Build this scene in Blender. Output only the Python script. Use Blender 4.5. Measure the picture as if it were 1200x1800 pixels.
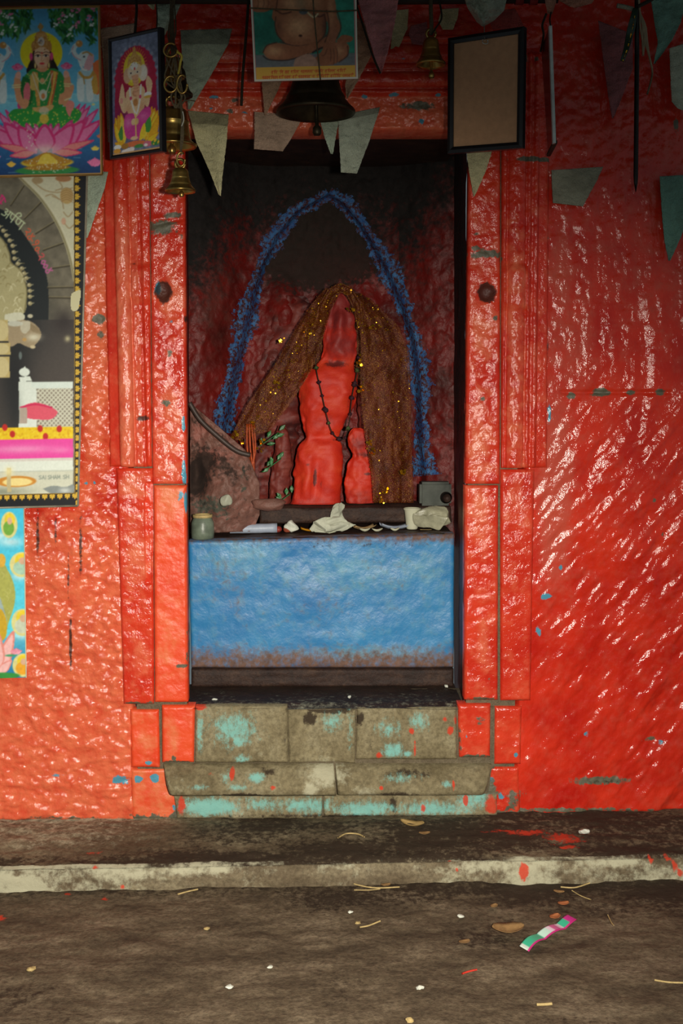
import bpy, bmesh, math, random
import numpy as np
from mathutils import Matrix, Vector, Euler

for o in list(bpy.data.objects):
    bpy.data.objects.remove(o, do_unlink=True)
SC = bpy.context.scene
COL = SC.collection

# ------------------------------------------------------------------ camera
F = 2000.0                       # focal length in photograph pixels (1200 x 1800)
PPX, PPY = 600.0, 800.0          # principal point (a little lens shift)
PITCH, YAW = math.radians(4.0), math.radians(2.3)
DIST = 3.2
CAMX = -DIST * math.tan(YAW)
ROT = Matrix.Rotation(-YAW, 3, 'Z') @ Matrix.Rotation(math.pi / 2 - PITCH, 3, 'X')
RN = np.array(ROT)
CAM = np.array([CAMX, -DIST, 0.0])


def _dir(px, py):
    px, py = np.broadcast_arrays(np.asarray(px, float), np.asarray(py, float))
    d = np.stack([(px - PPX) / F, -(py - PPY) / F, -np.ones_like(px)], -1)
    return d @ RN.T


def at(px, py, Y=0.0):
    """point of the place seen at photograph pixel (px, py) on the vertical plane y = Y"""
    d = _dir(px, py)
    t = (np.asarray(Y, float) - CAM[1]) / d[..., 1]
    return CAM + d * t[..., None]


def atz(px, py, z):
    """point seen at pixel (px, py) on the level plane at height z"""
    d = _dir(px, py)
    t = (z - CAM[2]) / d[..., 2]
    return CAM + d * t[..., None]


# eye height from wall foot, kerb edge and kerb foot, so that the ground is z = 0
_zk = float(at(600, 1433, 0)[2])
KERB_Y = float(atz(600, 1512, _zk)[1])
CAM[2] = -float(at(600, 1558, KERB_Y)[2])
KERB_Z = float(at(600, 1433, 0)[2])

cd = bpy.data.cameras.new('camera')
cam = bpy.data.objects.new('camera', cd)
COL.objects.link(cam)
cd.sensor_fit = 'VERTICAL'
cd.sensor_height = 36.0
cd.sensor_width = 24.0
cd.lens = F / 1800 * 36.0
cd.shift_x = -(PPX - 600) / 1800
cd.shift_y = (PPY - 900) / 1800
cd.clip_start = 0.05
cam.location = CAM.tolist()
cam.rotation_euler = ROT.to_euler()
SC.camera = cam

# ------------------------------------------------------------------ light
W = bpy.data.worlds.new('world')
SC.world = W
W.use_nodes = True
W.node_tree.nodes['Background'].inputs[0].default_value = (0.80, 0.95, 1.0, 1)
W.node_tree.nodes['Background'].inputs[1].default_value = 0.16


def aim(o, loc, target):
    o.location = loc
    o.rotation_euler = (Vector(target) - Vector(loc)).to_track_quat('-Z', 'Y').to_euler()


ld = bpy.data.lights.new('camera_flash', 'SPOT')
flash = bpy.data.objects.new('camera_flash', ld)
COL.objects.link(flash)
ld.energy = 470
ld.color = (1.0, 0.93, 0.80)
ld.spot_size = math.radians(82)
ld.spot_blend = 1.0
ld.shadow_soft_size = 0.03
aim(flash, (CAM[0] + 0.16, CAM[1] + 0.02, CAM[2] + 0.02), at(340, 1510, 0).tolist())

SC.view_settings.view_transform = 'Standard'
SC.view_settings.look = 'None'
SC.view_settings.gamma = 1.0
SC.view_settings.use_curve_mapping = False
SC.view_settings.exposure = 0.0

# ------------------------------------------------------------------ helpers
rng = np.random.default_rng(7)
random.seed(7)


def _hash(ix, iy, seed):
    h = (ix.astype(np.int64) * 374761393 + iy.astype(np.int64) * 668265263 + seed * 1442695041) & 0x7fffffff
    h = ((h ^ (h >> 13)) * 1274126177) & 0x7fffffff
    return ((h ^ (h >> 16)) & 0xffff) / 65535.0


def vnoise(x, y, seed=0):
    x = np.asarray(x, float); y = np.asarray(y, float)
    ix = np.floor(x); iy = np.floor(y)
    fx = x - ix; fy = y - iy
    fx = fx * fx * fx * (fx * (fx * 6 - 15) + 10); fy = fy * fy * fy * (fy * (fy * 6 - 15) + 10)
    a = _hash(ix, iy, seed); b = _hash(ix + 1, iy, seed)
    c = _hash(ix, iy + 1, seed); d = _hash(ix + 1, iy + 1, seed)
    return (a + (b - a) * fx) * (1 - fy) + (c + (d - c) * fx) * fy


def fbm(x, y, oct=3, seed=0, gain=.5):
    s = 0; a = 1.0; n = 0
    for k in range(oct):
        s = s + a * vnoise(x * 2 ** k + 17.3 * k, y * 2 ** k - 9.1 * k, seed + k)
        n += a; a *= gain
    return s / n - .5


def sst(a, b, x):
    t = np.clip((np.asarray(x, float) - a) / (b - a), 0, 1)
    return t * t * (3 - 2 * t)


def blobs(px, py, lst):
    m = np.zeros_like(px)
    for b in lst:
        x, y, rx, ry = b[:4]
        s = b[4] if len(b) > 4 else 1.0
        m = np.maximum(m, s * np.exp(-(((px - x) / rx) ** 2 + ((py - y) / ry) ** 2) * .8))
    return m


def srgb(r, g, b):
    f = lambda c: (c / 255 / 12.92) if c / 255 <= .04045 else ((c / 255 + .055) / 1.055) ** 2.4
    return (f(r), f(g), f(b), 1.0)


def new_obj(name, verts, faces, mat, parent=None, smooth=True, attrs=None, colors=None):
    v = np.asarray(verts, float).reshape(-1, 3)
    lo = v.min(0); hi = v.max(0)
    org = np.array([(lo[0] + hi[0]) / 2, (lo[1] + hi[1]) / 2, lo[2]])
    me = bpy.data.meshes.new(name)
    me.from_pydata((v - org).tolist(), [], faces if isinstance(faces, list) else faces.tolist())
    me.update()
    if smooth:
        me.polygons.foreach_set('use_smooth', np.ones(len(me.polygons), bool))
    if attrs:
        for k, a in attrs.items():
            at_ = me.attributes.new(k, 'FLOAT', 'POINT')
            at_.data.foreach_set('value', np.ascontiguousarray(a, dtype=np.float32).ravel())
    if colors is not None:
        ca = me.color_attributes.new('print', 'FLOAT_COLOR', 'POINT')
        ca.data.foreach_set('color', np.ascontiguousarray(colors, dtype=np.float32).ravel())
    me.materials.append(mat)
    o = bpy.data.objects.new(name, me)
    COL.objects.link(o)
    o.location = org.tolist()
    if parent is not None:
        put(o, parent)
    return o


def put(o, parent):
    o.parent = parent
    o.matrix_parent_inverse = Matrix.Translation(-Vector(WL(parent)))


def WL(o):
    return Vector(o.location)   # every object keeps world coordinates in .location


def empty(name, loc):
    o = bpy.data.objects.new(name, None)
    COL.objects.link(o)
    o.location = list(loc)
    o.empty_display_size = .05
    return o


def tag(o, label=None, cat=None, group=None, kind=None):
    if label: o['label'] = label
    if cat: o['category'] = cat
    if group: o['group'] = group
    if kind: o['kind'] = kind
    return o


def grid_faces(nu, nv, off=0, wrapu=False):
    i = np.arange(nu if wrapu else nu - 1)
    j = np.arange(nv - 1)
    I, J = np.meshgrid(i, j)
    a = J * nu + I; b = J * nu + (I + 1) % nu
    c = (J + 1) * nu + (I + 1) % nu; d = (J + 1) * nu + I
    return (np.stack([a, b, c, d], -1).reshape(-1, 4) + off)


def slab(name, q, Y0, h, mat, step=2.0, back=.05, parent=None, masks=None):
    """stone face: q = (xl_top, xr_top, y_top, xl_bot, xr_bot, y_bot[, y_top_right, y_bot_right]); relief h(px,py) stands proud of plane Y0"""
    xlt, xrt, yt, xlb, xrb, yb = q[:6]
    ytr, ybr = (q[6], q[7]) if len(q) > 6 else (yt, yb)
    nu = max(3, int(abs(xrt - xlt) / step) + 1); nv = max(3, int(abs(yb - yt) / step) + 1)
    u, v = np.meshgrid(np.linspace(0, 1, nu), np.linspace(0, 1, nv))
    px = (xlt + (xrt - xlt) * u) * (1 - v) + (xlb + (xrb - xlb) * u) * v
    py = (yt + (ytr - yt) * u) * (1 - v) + (yb + (ybr - yb) * u) * v
    P = at(px, py, Y0)
    hh = h(px, py) if callable(h) else np.full_like(px, h)
    # soft arris
    ed = np.minimum(np.minimum(u * nu, (1 - u) * nu), np.minimum(v * nv, (1 - v) * nv)) * step
    hh = hh - .006 * np.exp(-(ed / 2.2) ** 2)
    P[..., 1] -= hh
    P = P.reshape(-1, 3)
    fc = grid_faces(nu, nv)
    # skirt
    ring = list(range(nu)) + [j * nu + nu - 1 for j in range(1, nv)] + [(nv - 1) * nu + i for i in range(nu - 2, -1, -1)] + [j * nu for j in range(nv - 2, 0, -1)]
    R = P[ring].copy(); R[:, 1] = Y0 + back
    n0 = len(P)
    k = np.arange(len(ring)); k2 = (k + 1) % len(ring)
    rg = np.array(ring)
    sk = np.stack([rg[k], n0 + k, n0 + k2, rg[k2]], -1)
    V = np.concatenate([P, R])
    at_ = {}
    if masks:
        for kk, fn in masks.items():
            a = (fn(px, py) if callable(fn) else np.full_like(px, fn)).ravel()
            at_[kk] = np.concatenate([a, a[ring]])
    fcs = np.concatenate([fc[:, ::-1], sk[:, ::-1]])
    return new_obj(name, V, fcs, mat, parent, attrs=at_)


def boxm(name, lo, hi, mat, parent=None, bev=0.0):
    bm = bmesh.new()
    bmesh.ops.create_cube(bm, size=1)
    lo = np.array(lo, float); hi = np.array(hi, float)
    for v in bm.verts:
        v.co = Vector(((lo + hi) / 2 + np.array(v.co) * (hi - lo)).tolist())
    if bev:
        bmesh.ops.bevel(bm, geom=bm.edges[:], offset=bev, segments=2, affect='EDGES')
    return bm_obj(name, bm, mat, parent, smooth=False)


def bm_obj(name, bm, mat, parent=None, smooth=True):
    bm.verts.ensure_lookup_table(); bm.verts.index_update()
    v = [tuple(x.co) for x in bm.verts]
    f = [[y.index for y in x.verts] for x in bm.faces]
    bm.free()
    return new_obj(name, v, f, mat, parent, smooth)


def tubedata(pts, r, n=8, off=0, caps=True):
    P = np.asarray(pts, float)
    m = len(P)
    r = np.full(m, r) if np.isscalar(r) else np.asarray(r, float)
    T = np.gradient(P, axis=0)
    T /= np.linalg.norm(T, axis=1)[:, None] + 1e-12
    V = []
    up = np.array([0.31, 0.9, 0.2])
    for i in range(m):
        a = np.cross(T[i], up); a /= np.linalg.norm(a) + 1e-9
        b = np.cross(T[i], a)
        th = np.arange(n) * 2 * math.pi / n
        V.append(P[i] + r[i] * (np.cos(th)[:, None] * a + np.sin(th)[:, None] * b))
    V = np.concatenate(V)
    fc = grid_faces(n, m, off, wrapu=True).tolist()
    if caps:
        fc.append([off + i for i in range(n)]); fc.append([off + (m - 1) * n + i for i in range(n)][::-1])
    return V, fc


def tube(name, pts, r, mat, parent=None, n=8):
    V, fc = tubedata(pts, r, n)
    return new_obj(name, V, fc, mat, parent)


def tubes(name, lst, mat, parent=None, n=6):
    VV = []; FF = []; off = 0
    for pts, r in lst:
        V, fc = tubedata(pts, r, n, off)
        VV.append(V); FF += fc; off += len(V)
    return new_obj(name, np.concatenate(VV), FF, mat, parent)


def smooth_path(pts, n=40):
    P = np.asarray(pts, float)
    m = len(P)
    t = np.linspace(0, m - 1, n)
    i = np.clip(np.floor(t).astype(int), 0, m - 2); f = (t - i)[:, None]
    p0 = P[np.clip(i - 1, 0, m - 1)]; p1 = P[i]; p2 = P[i + 1]; p3 = P[np.clip(i + 2, 0, m - 1)]
    return .5 * ((2 * p1) + (-p0 + p2) * f + (2 * p0 - 5 * p1 + 4 * p2 - p3) * f ** 2 + (-p0 + 3 * p1 - 3 * p2 + p3) * f ** 3)


def pxpath(lst, Y):
    """[(px,py) or (px,py,Y)] -> world points"""
    return np.array([at(p[0], p[1], p[2] if len(p) > 2 else Y) for p in lst])


def lathe(name, prof, c, mat, parent=None, n=40, tilt=0.0):
    """prof [(r,z)] round the vertical axis through c"""
    th = np.arange(n) * 2 * math.pi / n
    V = []
    for r, z in prof:
        V.append(np.stack([r * np.cos(th), r * np.sin(th), np.full(n, z)], -1))
    V = np.concatenate(V)
    if tilt:
        V = V @ np.array(Matrix.Rotation(tilt, 3, 'Y')).T
    fc = grid_faces(n, len(prof), 0, wrapu=True)
    return new_obj(name, V + np.asarray(c), fc, mat, parent)


def loft(L, R, n=60, m=24):
    """two px polylines -> px, py grids"""
    l = resample(L, n); r = resample(R, n)
    u = np.linspace(0, 1, m)[None, :, None]
    G = l[:, None, :] * (1 - u) + r[:, None, :] * u
    return G[..., 0], G[..., 1]


def resample(P, n):
    P = np.asarray(P, float)
    d = np.r_[0, np.cumsum(np.linalg.norm(np.diff(P, axis=0), axis=1))]
    t = np.linspace(0, d[-1], n)
    return np.stack([np.interp(t, d, P[:, k]) for k in range(2)], -1)


def sheet(name, px, py, Yg, mat, parent=None, thick=.0012, attrs=None):
    """closed thin sheet over grids px,py at depth Yg"""
    P = at(px, py, Yg)
    nv, nu = px.shape
    B = P.copy(); B[..., 1] += thick
    V = np.concatenate([P.reshape(-1, 3), B.reshape(-1, 3)])
    f1 = grid_faces(nu, nv)
    N = nu * nv
    ring = list(range(nu)) + [j * nu + nu - 1 for j in range(1, nv)] + [(nv - 1) * nu + i for i in range(nu - 2, -1, -1)] + [j * nu for j in range(nv - 2, 0, -1)]
    rg = np.array(ring); r2 = np.roll(rg, -1)
    sk = np.stack([rg, rg + N, r2 + N, r2], -1)
    a2 = None
    if attrs:
        a2 = {k: np.concatenate([a.ravel(), a.ravel()]) for k, a in attrs.items()}
    return new_obj(name, V, np.concatenate([f1[:, ::-1], f1 + N, sk[:, ::-1]]), mat, parent, attrs=a2)


# ------------------------------------------------------------------ materials
def nmat(name):
    m = bpy.data.materials.new(name)
    m.use_nodes = True
    nt = m.node_tree
    b = nt.nodes['Principled BSDF']
    return m, nt, b


class NB:
    """tiny node builder"""
    def __init__(s, nt):
        s.nt = nt
        s.tc = nt.nodes.new('ShaderNodeNewGeometry').outputs['Position']

    def new(s, t, **k):
        n = s.nt.nodes.new(t)
        for a, b in k.items(): setattr(n, a, b)
        return n

    def link(s, a, b): s.nt.links.new(a, b)

    def noise(s, scale, detail=4, rough=.55, stretch=(1, 1, 1), rot=(0, 0, 0), dist=0.0):
        mp = s.new('ShaderNodeMapping')
        mp.inputs['Scale'].default_value = stretch
        mp.inputs['Rotation'].default_value = rot
        s.link(s.tc, mp.inputs['Vector'])
        n = s.new('ShaderNodeTexNoise')
        n.inputs['Scale'].default_value = scale
        n.inputs['Detail'].default_value = detail
        n.inputs['Roughness'].default_value = rough
        n.inputs['Distortion'].default_value = dist
        s.link(mp.outputs[0], n.inputs['Vector'])
        return n.outputs['Fac']

    def ramp(s, fac, stops, interp='LINEAR'):
        r = s.new('ShaderNodeValToRGB')
        cr = r.color_ramp; cr.interpolation = interp
        while len(cr.elements) < len(stops): cr.elements.new(.5)
        for e, (p, c) in zip(cr.elements, stops):
            e.position = p; e.color = c if not np.isscalar(c) else (c, c, c, 1)
        s.link(fac, r.inputs[0])
        return r.outputs[0]

    def mix(s, fac, a, b, mode='MIX'):
        m = s.new('ShaderNodeMix', data_type='RGBA', blend_type=mode)
        for sock, val in ((m.inputs[0], fac), (m.inputs[6], a), (m.inputs[7], b)):
            if hasattr(val, 'links') or isinstance(val, bpy.types.NodeSocket): s.link(val, sock)
            else: sock.default_value = val
        return m.outputs[2]

    def math(s, op, a, b=0.0, c=None):
        m = s.new('ShaderNodeMath', operation=op)
        for i, val in enumerate((a, b) if c is None else (a, b, c)):
            if isinstance(val, bpy.types.NodeSocket): s.link(val, m.inputs[i])
            else: m.inputs[i].default_value = val
        return m.outputs[0]

    def attr(s, name):
        a = s.new('ShaderNodeAttribute'); a.attribute_name = name
        return a.outputs['Fac']

    def torn(s, name, noise, amt=.8, soft=.08):
        """mask attribute broken up by a noise into ragged patches"""
        v = s.math('ADD', s.attr(name), s.math('MULTIPLY', s.math('SUBTRACT', noise, .5), amt))
        mr = s.new('ShaderNodeMapRange'); mr.interpolation_type = 'SMOOTHSTEP'
        mr.inputs[1].default_value = .5 - soft; mr.inputs[2].default_value = .5 + soft
        s.link(v, mr.inputs[0])
        return mr.outputs[0]

    def bump(s, h, strength=.5, dist=.002, normal=None):
        b = s.new('ShaderNodeBump')
        b.inputs['Strength'].default_value = strength
        b.inputs['Distance'].default_value = dist
        s.link(h, b.inputs['Height'])
        if normal is not None: s.link(normal, b.inputs['Normal'])
        return b.outputs[0]


def paint_mat(name, c1, c2, c3, rough=.22, bump=.5, bscale=160, stone=srgb(112, 108, 88), spec=.5, stretch=(1, 1, 1), rot=(0, 0, 0), coat=0.0, bsoft=.10):
    """thick gloss paint: c1 main, c2 deeper, c3 paler film; masks bare / blue / dark / film"""
    m, nt, b = nmat(name)
    n = NB(nt)
    big = n.noise(5, 4, .6)
    mid = n.noise(28, 5, .6)
    fin = n.noise(bscale, 4, .55, stretch, rot)
    col = n.mix(n.ramp(big, [(.35, 0.0), (.68, 1.0)]), c1, c2)
    col = n.mix(n.math('MULTIPLY', n.ramp(mid, [(.48, 0.0), (.75, 1.0)]), .35), col, c3)
    film_shading = n.torn('film_shading', mid, .9, .35)
    col = n.mix(n.math('MULTIPLY', film_shading, .75), col, c3)
    rag = n.noise(60, 5, .65)
    blue = n.torn('blue', rag, 1.0, .06)
    col = n.mix(blue, col, srgb(82, 150, 175))
    bare = n.torn('bare', n.math('ADD', n.math('MULTIPLY', rag, .6), n.math('MULTIPLY', mid, .4)), 1.9, bsoft)
    st = n.mix(n.ramp(n.noise(45, 5, .7), [(.3, 0.0), (.7, 1.0)]), stone, tuple(x * .45 for x in stone[:3]) + (1,))
    col = n.mix(bare, col, st)
    dark = n.torn('dark', rag, 1.1, .14)
    col = n.mix(n.math('MULTIPLY', dark, .9), col, srgb(40, 30, 24))
    n.link(col, b.inputs['Base Color'])
    rg = n.math('ADD', n.math('MULTIPLY', mid, .20), rough - .1)
    rg = n.math('ADD', rg, n.math('MULTIPLY', n.math('MAXIMUM', bare, dark), .35))
    n.link(rg, b.inputs['Roughness'])
    b.inputs['Specular IOR Level'].default_value = spec
    b.inputs['Coat Weight'].default_value = coat
    b.inputs['Coat Roughness'].default_value = .12
    h = n.math('ADD', fin, n.math('MULTIPLY', mid, 1.6))
    n.link(n.bump(h, bump, .004), b.inputs['Normal'])
    return m


def stone_mat(name, cols, scale=14, rough=.85, bump=.5, spots=None, stretch=(1, 1, 1), spec=.25):
    """mottled mineral surface; optional attribute masks red / turq / dark / pale"""
    m, nt, b = nmat(name)
    n = NB(nt)
    a = n.noise(scale, 6, .68, stretch)
    k = len(cols)
    col = n.ramp(a, [(.28 + .44 * i / (k - 1), c) for i, c in enumerate(cols)])
    fin = n.noise(scale * 9, 5, .7)
    col = n.mix(n.math('MULTIPLY', n.ramp(fin, [(.35, 1.0), (.6, 0.0)]), .55), col, tuple(x * .45 for x in cols[0][:3]) + (1,))
    rag = n.noise(55, 5, .7)
    rag2 = n.noise(70, 6, .8, (1, 1, .6))
    for an, cc, am in (('dark', srgb(50, 38, 29), 1.0), ('pale', srgb(196, 192, 164), 1.3), ('turq', srgb(132, 200, 192), 1.7), ('red', srgb(206, 62, 38), 1.0)):
        col = n.mix(n.math('MULTIPLY', n.torn(an, rag2 if an == 'turq' else rag, am, .26 if an in ('turq', 'pale') else .12), .8 if an in ('turq', 'pale') else .9), col, cc)
    n.link(col, b.inputs['Base Color'])
    b.inputs['Roughness'].default_value = rough
    b.inputs['Specular IOR Level'].default_value = spec
    n.link(n.bump(n.math('ADD', fin, n.math('MULTIPLY', a, 2)), bump, .005), b.inputs['Normal'])
    return m


def plain(name, c, rough=.6, metal=0.0, var=.25, scale=40, bump=.2, spec=.4, stretch=(1, 1, 1), sheen=0.0, alpha=None, trans=0.0):
    m, nt, b = nmat(name)
    n = NB(nt)
    a = n.noise(scale, 5, .6, stretch)
    d = tuple(x * (1 - var) for x in c[:3]) + (1,)
    l = tuple(min(1, x * (1 + var * .6)) for x in c[:3]) + (1,)
    n.link(n.ramp(a, [(.3, d), (.7, l)]), b.inputs['Base Color'])
    b.inputs['Roughness'].default_value = rough
    b.inputs['Metallic'].default_value = metal
    b.inputs['Specular IOR Level'].default_value = spec
    b.inputs['Transmission Weight'].default_value = trans
    if alpha is not None: b.inputs['Alpha'].default_value = alpha
    if bump: n.link(n.bump(n.noise(scale * 4, 4), bump, .0015), b.inputs['Normal'])
    return m


RED = srgb(216, 60, 38); REDD = srgb(184, 32, 22); REDP = srgb(236, 126, 86)
M_wall = paint_mat('red_gloss_paint_wall', RED, REDD, REDP, rough=.14, bump=.40, bscale=150)
M_wallr = paint_mat('red_gloss_paint_lumpy', srgb(216, 54, 32), srgb(184, 30, 20), srgb(196, 88, 70), rough=.13, bump=.36, bscale=140, stretch=(1, 1, .55), rot=(0, .7, 0))
M_jamb = paint_mat('red_gloss_paint_stone', srgb(220, 66, 40), srgb(194, 38, 24), srgb(232, 128, 92), rough=.14, bump=.40, bscale=150)
M_orange = paint_mat('orange_red_paint_stone', srgb(236, 84, 44), srgb(226, 62, 30), srgb(228, 138, 90), rough=.42, bump=.3, bscale=120)
M_soot_shade = paint_mat('soot_shade_red_paint', srgb(124, 22, 15), srgb(70, 15, 12), srgb(100, 56, 48), rough=.5, bump=.45, bscale=110, stone=srgb(34, 29, 27), spec=.35, bsoft=.38)
M_blue = paint_mat('blue_oil_paint', srgb(52, 134, 188), srgb(40, 116, 176), srgb(112, 168, 182), rough=.42, bump=.22, bscale=120, stone=srgb(128, 96, 82), bsoft=.34)
M_stone = stone_mat('weathered_plinth_stone', [srgb(106, 94, 68), srgb(142, 130, 100), srgb(168, 158, 128)], 9, stretch=(1, 1, .7))
M_mortar = stone_mat('cement_mortar', [srgb(96, 84, 66), srgb(128, 116, 94)], 25)
M_kerb = stone_mat('kerb_stone', [srgb(86, 72, 54), srgb(118, 104, 82), srgb(158, 146, 118)], 10, stretch=(.5, 1, 1))
M_ground = stone_mat('trodden_earth', [srgb(70, 58, 45), srgb(110, 95, 75), srgb(150, 133, 109)], 9, rough=.8, bump=.7, stretch=(.6, 1.3, 1))
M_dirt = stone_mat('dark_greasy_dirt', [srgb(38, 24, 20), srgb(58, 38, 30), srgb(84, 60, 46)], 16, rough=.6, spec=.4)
M_concrete = plain('shade_roof_plaster', srgb(120, 112, 100), .9)
M_brass = plain('aged_brass', srgb(176, 146, 80), .32, .9, .45, 30, .15)
M_iron = plain('blackened_bronze', srgb(62, 54, 38), .45, .75, .5, 24, .3)
M_black = plain('black_varnished_wood', srgb(22, 21, 24), .35, 0, .3, 30, .1)
M_hard = plain('brown_hardboard', srgb(184, 142, 106), .8, 0, .12, 60, .3)
M_rope = plain('grey_jute_rope', srgb(96, 84, 62), .9, 0, .4, 200, .6)
M_rope_dark = plain('dark_cord', srgb(44, 38, 26), .9, 0, .4, 200, .6)
M_wire = plain('steel_wire', srgb(190, 190, 186), .3, .8, .2)
M_rod = plain('black_iron_rod', srgb(44, 42, 40), .3, .8, .3)
M_white = plain('white_paper', srgb(216, 218, 204), .6, 0, .12, 40, .3)
M_greyw = plain('crumpled_grey_paper', srgb(186, 188, 168), .6, 0, .3, 30, .4)
M_bluegrey = plain('pale_blue_plastic', srgb(168, 178, 196), .4, 0, .12, 40, .2)
M_gold = plain('gold_tinsel', srgb(224, 168, 40), .22, .85, .3, 80, .3)
M_ocher = plain('yellow_packet', srgb(214, 148, 24), .5, 0, .2)
M_green = plain('green_leaf', srgb(40, 110, 52), .4, 0, .4, 50, .3)
M_dleaf = plain('dry_brown_leaf', srgb(150, 116, 74), .7, 0, .35, 60, .4)
M_oleaf = plain('orange_brown_leaf', srgb(176, 108, 66), .7, 0, .3, 60, .4)
M_straw = plain('straw', srgb(190, 166, 112), .7, 0, .3, 100, .3)
M_redbit = plain('red_petal', srgb(200, 52, 34), .6, 0, .3, 60, .3)
M_cup = plain('white_foam_cup', srgb(206, 206, 180), .6, 0, .08, 40, .1)


def print_mat(name, rough=.42):
    m, nt, b = nmat(name)
    a = nt.nodes.new('ShaderNodeVertexColor'); a.layer_name = 'print'
    nt.links.new(a.outputs[0], b.inputs['Base Color'])
    b.inputs['Roughness'].default_value = rough
    b.inputs['Specular IOR Level'].default_value = .3
    return m


M_print = print_mat('printed_card')


def cloth_mat(name, c, stain=srgb(70, 62, 50), amt=.45):
    m, nt, b = nmat(name)
    n = NB(nt)
    a = n.noise(16, 5, .65)
    col = n.mix(n.math('MULTIPLY', n.ramp(a, [(.42, 0.0), (.72, 1.0)]), amt), c, stain)
    col = n.mix(n.math('MULTIPLY', n.attr('hem'), .5), col, stain)
    wv = n.noise(420, 2, .5)
    col = n.mix(n.math('MULTIPLY', n.ramp(wv, [(.4, 1.0), (.6, 0.0)]), .18), col, stain)
    n.link(col, b.inputs['Base Color'])
    b.inputs['Roughness'].default_value = .9
    b.inputs['Specular IOR Level'].default_value = .15
    n.link(n.bump(n.math('ADD', wv, n.math('MULTIPLY', n.noise(40, 5, .7), 5)), .8, .004), b.inputs['Normal'])
    return m

# ================================================================== structure
TOP = -110          # the wall runs on above the frame
LFT, RGT = -260, 1460


def h_left(x, y):
    low = sst(500, 1000, y)
    return .0105 * fbm(x / 30, y / 17, 3, 3) * (.7 + .6 * low) + .0075 * fbm(x / 10, y / 7, 2, 5) + .004 * fbm(x / 120, y / 90, 2, 9)


def h_right(x, y):
    ca, sa = math.cos(math.radians(52)), math.sin(math.radians(52))
    al = x * ca - y * sa; ac = x * sa + y * ca
    k = sst(560, 760, y)
    diag = .017 * fbm(al / 85, ac / 27, 3, 21) + .004 * fbm(al / 16, ac / 8, 2, 22)
    vert = .006 * fbm(x / 12, y / 46, 3, 23) + .004 * fbm(x / 14, y / 12, 2, 24)
    lip = .006 * sst(1128, 1146, x + 6 * np.sin(y / 37)) * sst(380, 600, y) * (1 - sst(720, 900, y))
    return k * diag * (.75 + .35 * sst(980, 1150, x)) + (1 - k) * vert + lip - .012 * np.exp(-((y - 690) / 3.0) ** 2) * (x > 985) * (x < 1180) * .5


def lumps(a, sx, sy, seed):
    return lambda x, y: a * fbm(x / sx, y / sy, 3, seed) + a * .35 * fbm(x / 7, y / 6, 2, seed + 50)


wl = slab('wall_left', (LFT, 204, TOP, LFT, 236, 1442), 0, h_left, M_wall, 2.4, .25,
          masks={'film_shading': lambda x, y: np.maximum(.62 * sst(780, 1000, y), blobs(x, y, [(166, 620, 30, 230, .95), (150, 850, 40, 70, .6), (70, 1000, 60, 90, .45), (175, 470, 12, 70, .8), (140, 940, 30, 60, .6), (60, 1120, 40, 60, .6)])),  # pale wash on the lower wall paints glare into the colour
                 'bare': lambda x, y: np.maximum(blobs(x, y, [(174, 560, 13, 9, 1.1), (176, 590, 8, 10, .7), (245, 1432, 30, 8, .6), (120, 1438, 140, 5, .55)]), 0),
                 'dark': lambda x, y: blobs(x, y, [(124, 1130, 3, 60, .85), (142, 960, 4, 70, .7), (66, 940, 4, 50, .72), (98, 930, 3, 40, .62), (120, 1010, 2.5, 60, .65)]),
                 'blue': lambda x, y: blobs(x, y, [(150, 850, 6, 5, .6), (166, 848, 5, 6, .6), (100, 1362, 20, 6, .55), (210, 1370, 20, 10, .75)])})
tag(wl, kind='structure')
wr = slab('wall_right', (950, RGT, TOP, 906, RGT, 1434, TOP, 1418), 0, h_right, M_wallr, 2.4, .25,
          masks={'film_shading': lambda x, y: np.maximum(blobs(x, y, [(975, 860, 36, 190, .95), (1000, 600, 60, 120, .62), (985, 480, 30, 100, .7)]), .35 * (1 - sst(500, 800, y))),
                 'bare': lambda x, y: blobs(x, y, [(1055, 690, 17, 8, 1.1), (1003, 696, 10, 6, .9), (1108, 690, 9, 5, .9), (1160, 690, 8, 7, .95), (1055, 1372, 60, 9, .8), (980, 1424, 220, 5, .7), (905, 1400, 16, 14, .8), (960, 450, 4, 200, .5), (1140, 1300, 20, 8, .5), (1150, 880, 5, 6, .7), (1165, 940, 5, 8, .7), (1188, 220, 6, 22, .7)]),
                 'blue': lambda x, y: blobs(x, y, [(965, 725, 4, 26, .75), (958, 1048, 12, 8, .75), (946, 1110, 8, 14, .62), (985, 998, 6, 8, .65), (1160, 1305, 10, 8, .6), (890, 1395, 12, 8, .6), (1030, 1290, 14, 10, .45)]),
                 'dark': lambda x, y: blobs(x, y, [(1060, 1374, 40, 5, .5), (962, 600, 3, 60, .55)])})
tag(wr, kind='structure')
wt = slab('wall_upper', (185, 965, TOP, 185, 965, 100), 0, lumps(.009, 22, 15, 31), M_wall, 2.4, .25)
tag(wt, kind='structure')
P0 = at(LFT, TOP, 0); P1 = at(RGT, TOP, 0)
ce = boxm('added_shade_roof', (P0[0] - .3, -2.3, P0[2] + .02), (P1[0] + .3, .3, P0[2] + .14), M_concrete)  # unseen roof added to shade the upper wall from the sky
tag(ce, kind='structure')


# ---- moulded surround: profiles across x (mm) -> metres
def prof(x, pts):
    xs = np.array([p[0] for p in pts], float); hs = np.array([p[1] for p in pts], float)
    return np.interp(x, xs, hs) / 1000.0


def half(x, a, b):
    t = np.clip((x - (a + b) / 2) / ((b - a) / 2), -1, 1)
    return np.sqrt(1 - t * t)


def skew(x, y, k, y0=500):
    return x - k * (y - y0)


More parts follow.
